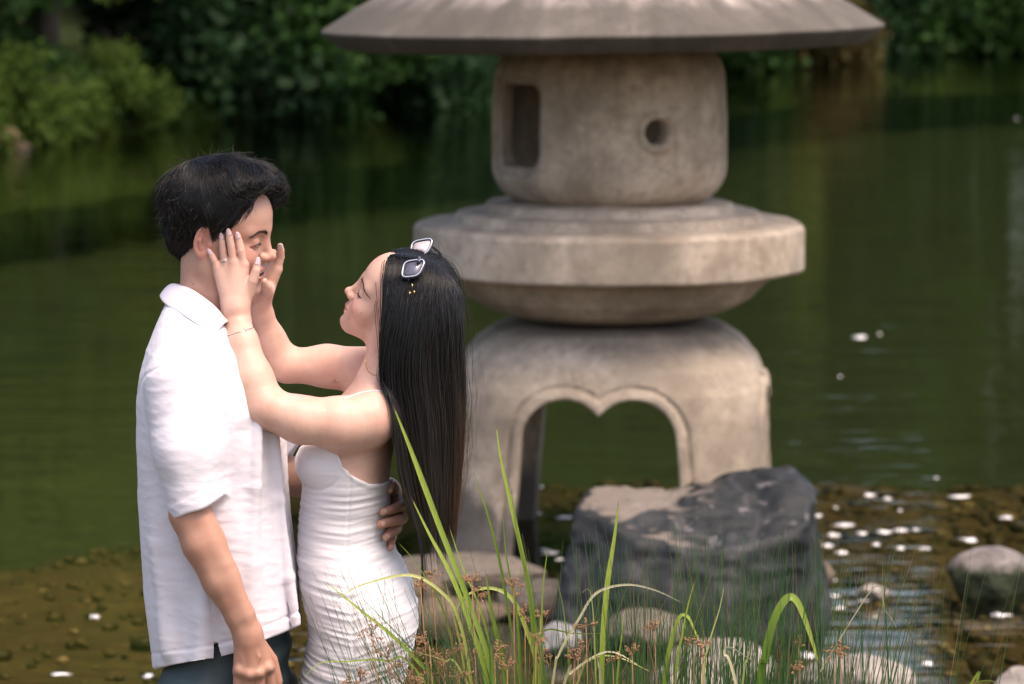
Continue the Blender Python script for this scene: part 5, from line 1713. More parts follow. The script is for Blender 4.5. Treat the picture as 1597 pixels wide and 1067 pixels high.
# ----------------------------------------------------------------- the woman
WH_C = P(620, 486, 7.0); WH_S = 0.93
WYAW = math.radians(3)
WH_R = euler_head((-math.cos(WYAW), math.sin(WYAW)), math.radians(30), math.radians(18))
def woman_head(p):
    q = ((p - WH_C.astype(np.float32)) @ WH_R.astype(np.float32)) / WH_S
    return head_sdf(q, 'f') * WH_S
def on_face(px, py, r, y0=6.7):
    """finger joint resting on the man's near cheek"""
    y = float(surf_y(man_body, px, py, y0, 7.05)[0])
    return y
def finger_on(pts, f=None, extra=0.0):
    out = []
    for px, py, r in pts:
        y = float(surf_y(man_body, px, py, 6.75, 7.03)[0])
        out.append((px, py, min(y, 7.0) - M_(r) * 0.92 - extra, r))
    return out
def smooth_depth(pts, w=0.5):
    y = np.array([p[2] for p in pts])
    lin = np.linspace(y[0], y[-1], len(y))
    y2 = np.minimum(y, y * (1 - w) + lin * w)
    return [(p[0], p[1], float(v), p[3]) for p, v in zip(pts, y2)]
WF_N = [finger_on([(379, 413, 6.8), (375.5, 391, 6.5), (373, 377, 5.9), (371, 369, 4.9)]),
        finger_on([(364.5, 409, 6.8), (361, 386, 6.5), (358.5, 372, 5.9), (356.8, 364, 4.9)]),
        finger_on([(351, 411, 6.5), (348, 390, 6.1), (346.5, 378, 5.5), (345.6, 370.5, 4.6)]),
        finger_on([(339, 419, 5.9), (334, 406, 5.4), (330.5, 399, 4.9), (328, 394.5, 4.1)])]
WF_N = [smooth_depth(f, 0.85) for f in WF_N]
palmY = min(f[0][2] for f in WF_N) + 0.004
TH_N = [(386, 456, palmY - 0.004, 10.0), (394, 438, palmY - 0.010, 8.2), (399.5, 422, palmY - 0.011, 6.7), (401.5, 410.5, palmY - 0.009, 5.3)]
WRIST_Y = palmY - 0.006
WHAND_N = [S((368, 482, WRIST_Y, 17), (379, 414, WF_N[0][0][2] + 0.003, 10.0)), S((368, 482, WRIST_Y, 17), (364.5, 410, WF_N[1][0][2] + 0.003, 10.2)),
           S((366, 482, WRIST_Y, 17), (351, 412, WF_N[2][0][2] + 0.003, 9.8)), S((364, 482, WRIST_Y, 16), (340, 420, WF_N[3][0][2] + 0.003, 9.0)),
           S((372, 478, WRIST_Y, 15), (386, 452, palmY, 12.5))]
WFING_N = [S(*f) for f in WF_N] + [S(*TH_N)]
WHAND_F = [S((404, 472, 7.085, 16), (431, 420, 7.075, 9.5)), S((404, 472, 7.088, 16), (425, 418, 7.088, 9.5)), S((402, 474, 7.09, 15), (417, 420, 7.098, 9)), S((404, 470, 7.085, 14), (418, 452, 7.065, 10))]
WFING_F = [S((431, 420, 7.075, 8), (437, 401, 7.07, 6.8), (437.5, 390, 7.062, 6), (437, 384, 7.056, 4.8)), S((425, 418, 7.088, 8), (428, 402, 7.085, 7), (426, 394, 7.08, 5.5)),
           S((417, 420, 7.098, 7.5), (417, 402, 7.095, 6.6), (415, 394, 7.09, 5)), S((418, 454, 7.06, 10), (415, 446, 7.045, 8), (411, 439, 7.035, 6))]
WARM_N = S((577, 656, 6.88, 42), (530, 661, 6.86, 40), (470, 655, 6.845, 35), (420, 638, 6.845, 32))
WFORE_N = S((414, 634, 6.845, 33), (394, 590, 0.75 * 6.845 + 0.25 * WRIST_Y, 31), (378, 535, 0.4 * 6.845 + 0.6 * WRIST_Y, 24), (370, 497, WRIST_Y, 19), (368, 480, WRIST_Y, 17.5))
WARM_F = S((572, 580, 7.12, 40), (510, 571, 7.135, 31), (450, 570, 7.13, 27))
WFORE_F = S((445, 568, 7.13, 27), (421, 528, 7.12, 22.5), (407, 487, 7.095, 17), (402, 470, 7.087, 16))
WT_ROWS = [(548, 583, 632, .045, 7.0), (575, 566, 630, .085, 7.0), (600, 544, 628, .125, 7.0), (640, 510, 624, .145, 7.0), (690, 480, 618, .140, 7.0), (725, 474, 613, .135, 7.0), (760, 473, 609, .125, 7.0),
           (800, 469, 606, .115, 7.0), (835, 466, 608, .118, 7.0), (870, 465, 624, .132, 7.0), (905, 468, 641, .150, 7.0), (940, 475, 650, .162, 7.0), (975, 483, 651, .168, 7.0), (1010, 479, 643, .166, 7.0), (1050, 470, 633, .160, 7.0), (1100, 466, 625, .155, 7.0), (1200, 468, 612, .15, 7.0), (1330, 480, 596, .14, 7.0)]
WLEGS = [S((548, 1100, 6.93, 62), (540, 1360, 6.935, 40), (552, 1610, 6.935, 24)), S((540, 1100, 7.07, 62), (530, 1360, 7.065, 40), (545, 1610, 7.065, 24))]
def woman_body(p):
    d = near(p, WH_C, 0.165, woman_head)
    d = smin(d, chain(p, *S((612, 500, 7.0, 36), (606, 545, 7.0, 33), (610, 590, 7.0, 40))), 0.022)
    d = smin(d, chain(p, *S((596, 520, 6.965, 7), (582, 556, 6.975, 7), (570, 582, 6.985, 6))), 0.02)      # neck muscle
    t = loft(p, [(r[0], r[1] + 3, r[2] - 3, r[3] - 0.004, r[4]) for r in WT_ROWS[:-2]], 2.15, 0.03)
    d = smin(d, t, 0.03)
    d = smin(d, chain(p, *S((570, 588, 6.965, 7), (580, 612, 6.905, 8), (585, 626, 6.88, 8))), 0.02)    # collar bone
    a = chain(p, *WARM_N, 0.02)
    fo = chain(p, *WFORE_N, 0.014)
    def hand_n(p):
        fo = rc(p, WFORE_N[0][3], WFORE_N[0][4], WFORE_N[1][3], WFORE_N[1][4])
        h = None
        for s_ in WHAND_N:
            e = chain(p, *s_); h = e if h is None else smin(h, e, 0.010)
        fo = smin(fo, h, 0.014)
        fing = None
        for s_ in WFING_N:
            e = chain(p, *s_, 0.0006); fing = e if fing is None else np.minimum(fing, e)
        fo = smin(fo, fing, 0.0045)
        return fo
    fo = smin(fo, near(p, P(365, 430, WRIST_Y), 0.12, hand_n), 0.003)
    d = smin(d, smin(a, fo, 0.014), 0.022)
    l = smin(chain(p, *WARM_F, 0.02), chain(p, *WFORE_F, 0.014), 0.014)
    def hand_f(p):
        l = rc(p, WFORE_F[0][2], WFORE_F[0][3], WFORE_F[1][2], WFORE_F[1][3])
        h = None
        for s_ in WHAND_F:
            e = chain(p, *s_); h = e if h is None else smin(h, e, 0.010)
        fing = None
        for s_ in WFING_F:
            e = chain(p, *s_, 0.0006); fing = e if fing is None else np.minimum(fing, e)
        l = smin(smin(l, h, 0.012), fing, 0.0045)
        return l
    l = smin(l, near(p, P(420, 430, 7.08), 0.12, hand_f), 0.003)
    d = smin(d, l, 0.022)
    for L in WLEGS: d = smin(d, chain(p, *L), 0.02)
    return d
WOMAN = empty('person', (float(P(555, 1000, 7.0)[0]), 7.0, 0.0), 'woman with long dark hair in a tight ruched white dress holding his face', 'person')
WO = np.array(WOMAN.location)
def build_woman_body():
    V, F = mesh_sdf(woman_body,
        axis_coords(P(315, 450, 7)[0], P(720, 450, 7)[0], 0.005, [(P(315, 450, 7)[0], P(445, 450, 7)[0], 0.0019), (P(520, 450, 7)[0], P(625, 450, 7)[0], 0.0019)]),
        axis_coords(6.74, 7.22, 0.005, [(6.84, 6.94, 0.0019), (6.94, 7.12, 0.0024)]),
        axis_coords(0.05, z_at(360), 0.012, [(z_at(545), z_at(355), 0.0018), (z_at(760), z_at(545), 0.0045)]), 2)
    me = np_mesh('body', V - WO, F)
    q = ((V - WH_C) @ WH_R) / WH_S
    base = (0.64, 0.415, 0.335)
    col = head_tones(q, 'f', base)
    inhand = px_of(V) < 470
    kn = np.zeros(len(V))
    for s_ in WFING_N[:4]:
        for jp in s_[0][:2]: kn = np.maximum(kn, np.exp(-(np.linalg.norm(V - jp, axis=1) / 0.011) ** 2))
    kn = (0.22 * kn)[:, None]
    col = col * (1 - kn) + np.array((0.62, 0.33, 0.26)) * kn
    marks = [(563, 489, 1.1), (551, 488, .8), (374, 538, .9), (382, 482, .9), (358, 496, .8), (400, 650, .8), (498, 676, 1.0)]
    for mx, my, sz in marks:
        y = float(surf_y(woman_body, mx, my)[0])
        w = 0.65 * np.exp(-(np.linalg.norm(V - P(mx, my, y), axis=1) / (0.0013 * sz)) ** 2)[:, None]
        col = col * (1 - w) + np.array((0.22, 0.11, 0.08)) * w
    put_attr(me, 'skin_tone', col)
    link('body', me, SKIN, WOMAN)
    for sd in (1, -1): lash_and_brow(WOMAN, WH_R, WH_C, WH_S, 'f', woman_head, sd)
build_woman_body()
nails(WOMAN, WFING_N, NAIL, woman_body, 0.95, 0.95)
nails(WOMAN, WFING_F[:1], NAIL, woman_body, 0.95, 0.95)

# ----------------------------------------------------------------- dress
DRESS = cloth_mat('white_ruched_jersey', (0.71, 0.69, 0.72), (1.0, 1.0, 2.5), 0.25)
NECKLINE = [(455, 694), (467, 694), (500, 697), (524, 702), (534, 727), (551, 743), (575, 755), (596, 755), (607, 750), (616, 743), (640, 735)]
def dress_sdf(p):
    rows = [(r[0], r[1] - 1, r[2] + 1, r[3] + 0.003, r[4]) for r in WT_ROWS[3:]]
    d = loft(p, rows, 2.15, 0.01)
    # bust
    d = smin(d, ell(p, P(497, 722, 6.935), (M_(33), 0.062, M_(34))), 0.025)
    d = smin(d, ell(p, P(492, 722, 7.065), (M_(33), 0.062, M_(34))), 0.025)
    X, Yp = px_of(p), py_of(p)
    m = (p[:, 1] * _cp - (p[:, 2] - CAM[2]) * _sp) / FPX
    nl = np.interp(X, [a for a, b in NECKLINE], [b for a, b in NECKLINE])
    e = (nl - Yp) * m * 0.8
    d = d - 0.0010 * np.clip((e + 0.010) / 0.005, 0, 1)
    d = smax(d, e, 0.003)
    return d
def build_dress():
    V, F = mesh_sdf(dress_sdf, axis_coords(P(448, 900, 7)[0], P(672, 900, 7)[0], 0.0032), axis_coords(6.80, 7.20, 0.0038), axis_coords(z_at(1300), z_at(685), 0.006, [(z_at(1080), z_at(685), 0.0022)]), 1)
    g = grad(dress_sdf, V)
    n = g / np.maximum(np.linalg.norm(g, axis=1), 1e-6)[:, None]
    X, Yp = px_of(V), py_of(V)
    # side seam runs down the near flank; gathers fan out from it, sagging between
    sx = np.interp(Yp, [700, 760, 860, 960, 1070, 1300], [549, 546, 540, 549, 553, 553])
    u = (X - sx) / 85.0
    sag = np.where(u > 0, -0.30 * u + 0.10 * u * u, 0.12 * u) * 0.11
    zz = V[:, 2] + sag * np.clip((Yp - 740) / 120, 0.3, 1.3)
    w = np.stack([V[:, 0] * 5.5 + 0 * zz, V[:, 1] * 4.0, zz * 85], 1)
    w2 = np.stack([V[:, 0] * 12, V[:, 1] * 9, zz * 165], 1)
    amp = np.clip((Yp - 735) / 50, 0.25, 1.0)
    r1 = 1 - np.abs(noise(w, 4)) * 2
    disp = (0.0017 * r1 + 0.0010 * noise(w2, 9)) * amp
    ds = np.abs(X - sx) * M_(1)
    near = V[:, 1] < 6.98
    disp = disp - 0.0022 * np.exp(-(ds / 0.0028) ** 2) * near
    cup = np.abs(np.hypot((X - 497) / 40.0, (Yp - 720) / 44.0) - 1) * 40 * M_(1)
    disp = disp - 0.0018 * np.exp(-(cup / 0.003) ** 2) * near * (Yp > 715) * (X > 475)
    V = V + n * disp[:, None]
    link('dress', np_mesh('dress', V - WO, F), DRESS, WOMAN)
build_dress()
def surf_tube(name, pix, rad_px, f, mat, parent, off=0.0006, n=40, sides=6):
    c = smooth_path(np.array(pix, float), n)
    Y = surf_y(f, c[:, 0], c[:, 1])
    pts = np.array([P(a, b, y - off) for (a, b), y in zip(c, Y)])
    g = Geo(); g.add(*tube(pts, M_(rad_px), sides))
    return pts, g
pts, g = surf_tube('strap', [(536, 622), (558, 614), (580, 610), (600, 611), (618, 616)], 1.1, woman_body, DRESS, WOMAN)
link('strap', g.mesh('strap', origin=WO), DRESS, WOMAN)
for L in WLEGS:
    e = L[0][-1]; shoe(WOMAN, (e[0] + 0.0, e[1], 0), (e[0] - 0.16, e[1], 0), simple_mat('pale_leather', (0.6, 0.55, 0.5), 0.4), heel=0.02)

# ----------------------------------------------------------------- her hair
def cap_w(q):
    x, y, z = q[:, 0], q[:, 1], q[:, 2]
    d = ell(q, (-0.014, 0, 0.056), (0.102, 0.084, 0.084))
    d = smin(d, ell(q, (-0.060, 0, 0.010), (0.055, 0.070, 0.075)), 0.03)
    xh = np.interp(z, [-0.10, -0.02, 0.02, 0.05, 0.08, 0.10, 0.115, 0.14], [0.006, 0.010, 0.024, 0.042, 0.056, 0.070, 0.086, 0.12])
    return smax(d, (x - xh) * 0.8, 0.012)
def woman_hair():
    R, c, s = WH_R, WH_C, WH_S
    def to_w(q): return (q @ R.T) * s + c
    def to_h(p): return ((p - c) @ R) / s
    rng = np.random.default_rng(77)
    V, F = mesh_sdf(cap_w, axis_coords(-0.14, 0.11, 0.005), axis_coords(-0.10, 0.10, 0.005), axis_coords(-0.10, 0.15, 0.005), 2)
    def cap_world(p): return cap_w(((p - c.astype(np.float32)) @ R.astype(np.float32)) / s) * s
    global CAPW
    CAPW = cap_world
    def coll(p): return np.minimum(smin(cap_world(p), woman_body(p), 0.01), dress_sdf(p))
    # the inner mass of hair: cap and a hanging sheet
    def mass(p):
        d = cap_world(p)
        X, Yp = px_of(p), py_of(p)
        sheet = loft(p, [(470, 604, 706, .070, 7.0), (540, 602, 714, .078, 7.0), (620, 618, 717, .088, 7.0), (700, 634, 713, .086, 7.0), (760, 648, 706, .075, 7.0), (790, 662, 700, .05, 7.0)], 2.2, 0.02)
        return smin(d, sheet, 0.03)
    xs = axis_coords(P(570, 500, 7)[0], P(735, 500, 7)[0], 0.006)
    Vm, Fm = mesh_sdf(mass, xs, axis_coords(6.86, 7.14, 0.007), axis_coords(z_at(815), z_at(365), 0.007), 1)
    root = link('hair', np_mesh('hair', Vm - WO, Fm), HAIR_UNDER, WOMAN)
    put_attr(root.data, 'hair_tone', np.clip((py_of(Vm) - 600) / 260, 0, 1) * 0.45)
    # strands start along the parting and round the crown and slide down under their weight
    N = 12500
    u = rng.random(N)
    px_ = 0.086 - 0.170 * u ** 0.9
    sgn = np.where(rng.random(N) < 0.60, 1.0, -1.0)
    px_ = np.minimum(px_, 0.086 - 0.014 * rng.random(N))
    q0 = np.stack([px_, sgn * np.abs(rng.normal(size=N)) * 0.010 + 0.002 * np.sin(px_ * 90), np.full(N, 0.2)], 1)
    # some roots further down the side and round the hairline
    low = rng.random(N) < 0.34
    q0[low, 0] = rng.uniform(-0.10, 0.066, low.sum()); q0[low, 1] = sgn[low] * rng.uniform(0.01, 0.08, low.sum())
    p = to_w(q0)
    for _ in range(40):                                  # drop on to the cap along the head's own up axis
        d = evalf(cap_world, p.astype(np.float32))
        p = p - R[:, 2] * np.clip(d, -0.02, 0.02)[:, None]
    h = to_h(p)
    back = np.clip((-h[:, 0] - 0.02) / 0.06, 0, 1)
    layer = rng.random(N) ** 1.3 * 0.014 + 0.0006 + 0.006 * np.clip(noise(p * np.array([70, 70, 10]), 6), 0, 1)
    K = 44
    total = rng.uniform(0.435, 0.495, N)
    total = total - 0.05 * rng.random(N) ** 3
    step = total / (K - 1)
    paths = np.zeros((N, K, 3)); paths[:, 0] = p
    vel = (R[:, 1][None] * sgn[:, None] * (1 - 0.7 * back)[:, None]) + R[:, 0][None] * (-0.15 - 1.0 * back)[:, None]
    vel += rng.normal(size=(N, 3)) * 0.08
    clump = np.stack([noise(p * 120, 1), noise(p * 120, 2), 0 * layer], 1) * 0.055
    jit = rng.normal(size=(N, 3)) * 0.018
    cg = gridded(coll, (P(520, 500, 7)[0], 6.76, z_at(880)), (P(760, 500, 7)[0], 7.24, z_at(340)), 0.0065)
    wl = rng.normal(size=N) * 3.0 + np.where(rng.random(N) < 0.02, -rng.random(N) * 10, 0)
    wr = -np.abs(rng.normal(size=N)) * 5
    rank = np.argsort(np.argsort(px_of(p) + rng.normal(size=N) * 6)) / N
    for k in range(1, K):
        hgt = k / K
        wv = np.stack([noise(p * np.array([60, 60, 5]), 11), noise(p * np.array([60, 60, 5]), 12), 0 * layer], 1) * 0.05
        vel = vel * 0.80 + np.array([0, 0, -1.0]) * 0.26 + (clump + jit) * 0.22 + wv * 0.3
        vel /= np.linalg.norm(vel, axis=1)[:, None]
        p = p + vel * step[:, None]
        for _ in range(2):
            d = cg(p)
            pen = np.maximum(layer * min(1, k / 8) - d, 0)
            if pen.max() > 0:
                g = grad(cg, p, 0.004); n = g / np.maximum(np.linalg.norm(g, axis=1), 1e-6)[:, None]
                p = p + n * np.minimum(pen, 0.01)[:, None]
        X, Yp = px_of(p), py_of(p)                       # the fall of hair keeps off the face and the shoulder
        xl = np.interp(Yp, [385, 400, 425, 450, 500, 570, 610, 650, 700, 760, 830], [606, 598, 590, 585, 580, 579, 592, 601, 612, 628, 652]) + wl
        xr = np.interp(Yp, [380, 400, 440, 480, 540, 620, 700, 760, 840], [690, 704, 716, 721, 725, 728, 724, 719, 712]) + wr
        xt = (xl - wl) + ((xr - wr) - (xl - wl)) * rank
        p[:, 0] += np.clip((xt - X) * 0.10, -2.2, 2.2) * M_(1) * min(1.0, k / 8)
        p[:, 0] += np.clip(xl - X, 0, 14) * M_(1) - np.clip(X - xr, 0, 14) * M_(1)
        dv = p - paths[:, k - 1]
        vel = 0.6 * vel + 0.4 * dv / np.maximum(np.linalg.norm(dv, axis=1), 1e-6)[:, None]
        paths[:, k] = p
    seg = np.diff(paths, axis=1); seg /= np.maximum(np.linalg.norm(seg, axis=2), 1e-9)[..., None]
    bend = (seg[:, 1:] * seg[:, :-1]).sum(2)[:, 2:].min(1)
    Xa = px_of(paths.reshape(-1, 3)).reshape(N, K); Ya = py_of(paths.reshape(-1, 3)).reshape(N, K)
    xla = np.interp(Ya, [385, 400, 450, 500, 570, 610, 700, 760, 830], [596, 592, 582, 577, 573, 581, 597, 614, 635])
    keep = (bend > 0.72) & (Xa > xla).all(1) & (Xa < 742).all(1)
    paths, N, layer = paths[keep], int(keep.sum()), layer[keep]
    tone0 = rng.uniform(0.0, 0.14, N)
    tt = np.linspace(0, 1, K)[None]
    X = px_of(paths.reshape(-1, 3)).reshape(N, K)
    tone = tone0[:, None] + 0.42 * np.clip((tt - 0.45) / 0.5, 0, 1) + 0.38 * np.clip((X - 695) / 25, 0, 1) * np.clip((tt - 0.2) / 0.3, 0, 1)  # brown ends; right side browner, light shining through put into the colour
    # fly-away hairs
    M = 300
    ii = rng.choice(N, M); loose = paths[ii].copy()
    side = np.sign(to_h(paths[ii][:, 3])[:, 1])[:, None]
    off = np.abs(rng.normal(size=(M, 1))) * 0.014 * np.array([[1.0, 0.0, 0.3]]) + rng.normal(size=(M, 3)) * 0.008
    amp = np.sin(np.linspace(0, 1, K) * rng.uniform(1.5, 4.5, (M, 1)))[:, :, None]
    loose += off[:, None] * amp + 0.003 * np.sin(np.linspace(0, 1, K)[None, :, None] * rng.uniform(5, 20, (M, 1, 3)))
    allp = np.concatenate([paths, loose])
    rad = np.concatenate([np.full(N, 0.00060), np.full(M, 0.00025)])[:, None] * np.interp(np.linspace(0, 1, K), [0, 0.8, 1], [1, 0.85, 0.3])
    tone = np.concatenate([tone, np.tile(np.linspace(0.35, 0.9, K), (M, 1))])
    Vs, Fs = strands_mesh(allp, rad)
    me = np_mesh('hair_strands', Vs - WO, Fs)
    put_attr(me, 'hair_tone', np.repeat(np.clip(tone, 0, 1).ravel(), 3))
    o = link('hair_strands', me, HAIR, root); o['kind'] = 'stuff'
woman_hair()
# ================================================================= WORN THINGS
def worn(name, label, cat, at):
    return empty(name, tuple(float(v) for v in at), label, cat)
# sunglasses pushed up on her head
def sunglasses():
    ya = float(surf_y(CAPW, 645, 421)[0]) - 0.024
    c1 = P(656.5, 386, 6.985); c2 = P(643.5, 419, ya)                 # lens centres, far and near
    ctr = (c1 + c2) / 2
    root = worn('sunglasses', 'dark rimmed square sunglasses pushed up on the head of the woman', 'sunglasses', ctr)
    view = CAM - ctr; view /= np.linalg.norm(view)
    across = (c1 - c2); across /= np.linalg.norm(across)                 # along the bridge
    t = NT('glossy_dark_frame'); M1 = t.done(t.bsdf((0.020, 0.026, 0.045), 0.12, spec=0.7))
    t = NT('frame_highlight'); M3 = t.done(t.bsdf((0.55, 0.60, 0.70), 0.2, spec=0.6))
    t = NT('grey_lens'); M2 = t.done(t.bsdf((0.10, 0.10, 0.14), 0.06, spec=1.0))
    t = NT('pink_grey_lens'); M2b = t.done(t.bsdf((0.50, 0.44, 0.47), 0.06, spec=1.0))
    fr = Geo(); ed = Geo()
    def lens(cpx, cpy, Y, w, h, shear, tilt, mat):
        # outline in the lens plane, facing up, forward and to the camera
        n = view * 0.80 + np.array([-0.25, 0, 0.55]); n /= np.linalg.norm(n)
        ex = np.array([1.0, 0, tilt]); ex -= n * (ex @ n); ex /= np.linalg.norm(ex)
        ey = np.cross(n, ex) * -1
        if ey[2] < 0: ey = -ey
        a = np.linspace(0, 2 * math.pi, 40, endpoint=False)
        e = 0.55
        ux = np.sign(np.cos(a)) * np.abs(np.cos(a)) ** e * w; uy = np.sign(np.sin(a)) * np.abs(np.sin(a)) ** e * h
        ux = ux * (1 + 0.10 * uy / h) + shear * uy
        c = P(cpx, cpy, Y)
        ring = c + ux[:, None] * ex + uy[:, None] * ey
        def rim(g, rad, off):
            V, F, T = tube(np.vstack([ring + n * off, ring[:1] + n * off]), rad, 8, False)
            g.add(V, F)
        rim(fr, 0.0034, -0.0012); eg = Geo(); rim(eg, 0.0009, 0.0016); link('rim_highlight', eg.mesh('rim_highlight', origin=ctr), M3, root)  # thin pale tube modelled for the highlight on the rim
        V = np.vstack([c + n * 0.0008, ring - n * 0.0006])
        T = np.array([(0, 1 + k, 1 + (k + 1) % 40) for k in range(40)])
        o = link('lens', np_mesh('lens', V - ctr, T), mat, root)
        md = o.modifiers.new('thick', 'SOLIDIFY'); md.thickness = 0.0016
        return ring, n
    r1, n1 = lens(656.5, 386, 6.985, M_(15.5), M_(13.5), 0.28, 0.05, M2b)
    r2, n2 = lens(643.5, 419, ya, M_(15.5), M_(14.5), 0.25, -0.02, M2)
    b = smooth_path([P(652, 398, 6.975), P(652.5, 401, 6.960), P(654, 404, 0.5 * (ya + 6.955) - 0.006), P(653, 409, ya - 0.002)], 10)
    fr.add(*tube(b, 0.0040, 8))
    link('frame', fr.mesh('frame', origin=ctr), M1, root)
    pass
    arm = Geo()
    arm.add(*tube(smooth_path([P(630, 430, ya), P(640, 440, ya + 0.004), P(652, 458, ya + 0.012), P(662, 478, ya + 0.025)], 12), [0.0028] * 10 + [0.0022, 0.0015], 8))
    link('temple_arm', arm.mesh('temple_arm', origin=ctr), M1, root)
    arm = Geo()
    arm.add(*tube(smooth_path([P(672, 383, 7.02), P(686, 396, 7.06), P(696, 420, 7.075)], 12), 0.0025, 8))
    link('temple_arm', arm.mesh('temple_arm', origin=ctr), M1, root)
    t = NT('gold_metal'); G = t.done(t.bsdf((0.70, 0.50, 0.24), 0.25, Metallic=1.0))
    for px, py, h in ((643, 446, 5.5), (639, 458, 4.2), (646, 456, 4.2)):
        y = float(surf_y(lambda p: woman_body(p), px, py)[0]) - 0.030
        y = min(y, 6.915)
        g = Geo()
        g.add(*tube([P(px, py - h * 0.6, y), P(px, py + h, y)], M_(0.5), 6))
        g.add(*tube([P(px - 2.0, py - 1, y), P(px + 2.0, py - 1, y)], M_(0.5), 6))
        link('cross_charm', g.mesh('cross_charm', origin=ctr), G, root)
    return G
GOLD = sunglasses()
t = NT('silver_metal'); SILVER = t.done(t.bsdf((0.82, 0.80, 0.78), 0.15, Metallic=1.0))
# bracelet round her near wrist
def bracelet():
    c = P(372, 517, float(surf_y(woman_body, 372, 517)[0]) + M_(21))
    a = np.linspace(0, 2 * math.pi, 49)
    ax = P(370, 500, 7) - P(380, 540, 7); ax /= np.linalg.norm(ax)
    e1 = np.array([1.0, 0, 0.06]); e1 -= ax * (e1 @ ax); e1 /= np.linalg.norm(e1); e2 = np.cross(ax, e1)
    pts = c + M_(21.5) * (np.cos(a)[:, None] * e1 + np.sin(a)[:, None] * e2)
    for _ in range(3):
        d = woman_body(pts.astype(np.float32)); g = grad(woman_body, pts); pts = pts - g * (d - 0.0009)[:, None]
    root = worn('bracelet', 'thin silver bracelet round the near wrist of the woman', 'bracelet', c)
    g = Geo(); g.add(*tube(pts, 0.0008, 6, False)); link('chain', g.mesh('chain', origin=c), SILVER, root)
    k = int(np.argmin(np.linalg.norm(pts - P(386, 513, 6.85), axis=1)))
    g = Geo(); t_ = np.linspace(0, 2 * math.pi, 17)
    view = np.array([0, -1, 0.2])
    loop = pts[k] + view * 0.001 + 0.0028 * np.stack([np.cos(t_), 0 * t_, np.sin(t_)], 1)
    g.add(*tube(loop, 0.0007, 6, False)); link('clasp', g.mesh('clasp', origin=c), SILVER, root)
bracelet()
def ring():
    f_ = WFING_N[2]
    a, b = np.array(f_[0][0]), np.array(f_[0][1])
    ax = (b - a) / np.linalg.norm(b - a); c = a + (b - a) * 0.30; r = M_(7.6)
    e1 = np.cross(ax, [0, 1.0, 0]); e1 /= np.linalg.norm(e1); e2 = np.cross(ax, e1)
    t_ = np.linspace(0, 2 * math.pi, 33)
    pts = c + r * (np.cos(t_)[:, None] * e1 + np.sin(t_)[:, None] * e2)
    root = worn('ring', 'silver ring with a clear stone on her ring finger against his cheek', 'ring', c)
    g = Geo(); g.add(*tube(pts, 0.0009, 8, False)); link('band', g.mesh('band', origin=c), SILVER, root)
    bm = bmesh.new(); bmesh.ops.create_icosphere(bm, subdivisions=1, radius=0.0026)
    me = bpy.data.meshes.new('stone'); bm.to_mesh(me); bm.free()
    t = NT('clear_stone'); o = link('stone', me, t.done(t.bsdf((0.95, 0.95, 0.98), 0.02, **{'Transmission Weight': 0.4, 'IOR': 2.2})), root)
    v = CAM - c; v /= np.linalg.norm(v); o.location = v * (r + 0.0018) - ax * 0.001
ring()
def necklace():
    pix = [(570, 559), (571, 570), (574, 579), (581, 584), (592, 587)]
    pts, g = surf_tube('necklace', pix, 0.55, woman_body, GOLD, None, off=0.0006, n=60)
    c = pts[30]
    root = worn('necklace', 'fine gold necklace at the base of her neck', 'necklace', c)
    link('chain', g.mesh('chain', origin=c), GOLD, root)
    gg = Geo()
    bm = bmesh.new(); bmesh.ops.create_icosphere(bm, subdivisions=1, radius=1)
    bv = np.array([v.co[:] for v in bm.verts]); bf = np.array([[v.index for v in f.verts] for f in bm.faces]); bm.free()
    for k in range(4, 58, 6): gg.add(bv * 0.0013 + pts[k], None, bf)
    link('beads', gg.mesh('beads', origin=c), GOLD, root)['kind'] = 'stuff'
necklace()
def tattoo():
    ink = simple_mat('tattoo_ink', (0.26, 0.15, 0.12), 0.6)
    pts, g = surf_tube('tattoo', [(517, 598), (519, 594), (521, 597), (523, 592), (524, 598), (527, 595), (530, 596)], 0.33, woman_body, ink, None, off=0.0001, n=30, sides=5)
    link('tattoo', g.mesh('tattoo', origin=WO), ink, WOMAN)
tattoo()

# ================================================================= GRASSES IN FRONT
def blade_mat(name, base, tip):
    t = NT(name)
    a = t.attr('leaf_tone')
    v = t.coord()
    c = t.ramp(a.outputs['Fac'], [(0.0, base), (0.90, tip), (0.97, tip), (1.0, (0.22, 0.13, 0.05))])
    c = t.mix(t.ramp(t.noise(t.coord((30, 30, 6)), 8, 4), [(0.45, 0.0), (0.8, 0.35)]), c, tuple(x * 0.6 for x in base))
    d = t.bsdf(c, 0.42, spec=0.4)
    tl = t.n('ShaderNodeBsdfTranslucent'); t.l(c, tl.inputs['Color'])
    mx = t.n('ShaderNodeMixShader'); mx.inputs[0].default_value = 0.35
    t.l(d.outputs[0], mx.inputs[1]); t.l(tl.outputs[0], mx.inputs[2])
    return t.done(mx)
BLADE = blade_mat('green_blade', (0.13, 0.24, 0.030), (0.36, 0.46, 0.075))
BLADE_Y = blade_mat('yellow_green_blade', (0.28, 0.36, 0.06), (0.55, 0.55, 0.22))
BLADE_P = blade_mat('pale_dry_blade', (0.50, 0.46, 0.24), (0.66, 0.62, 0.42))
RUSH_M = blade_mat('dark_green_rush', (0.022, 0.085, 0.020), (0.085, 0.20, 0.060))
DRY = blade_mat('dry_stem', (0.20, 0.13, 0.07), (0.40, 0.29, 0.17))
SEED = simple_mat('brown_seed_head', (0.30, 0.165, 0.085), 0.8)
REED = empty('reed_plant', (float(P(770, 1067, 6.6)[0]), 6.62, 0.0), 'clump of broad bright green reed blades rising in front of the woman and the lantern', 'plant')
RO = np.array(REED.location)
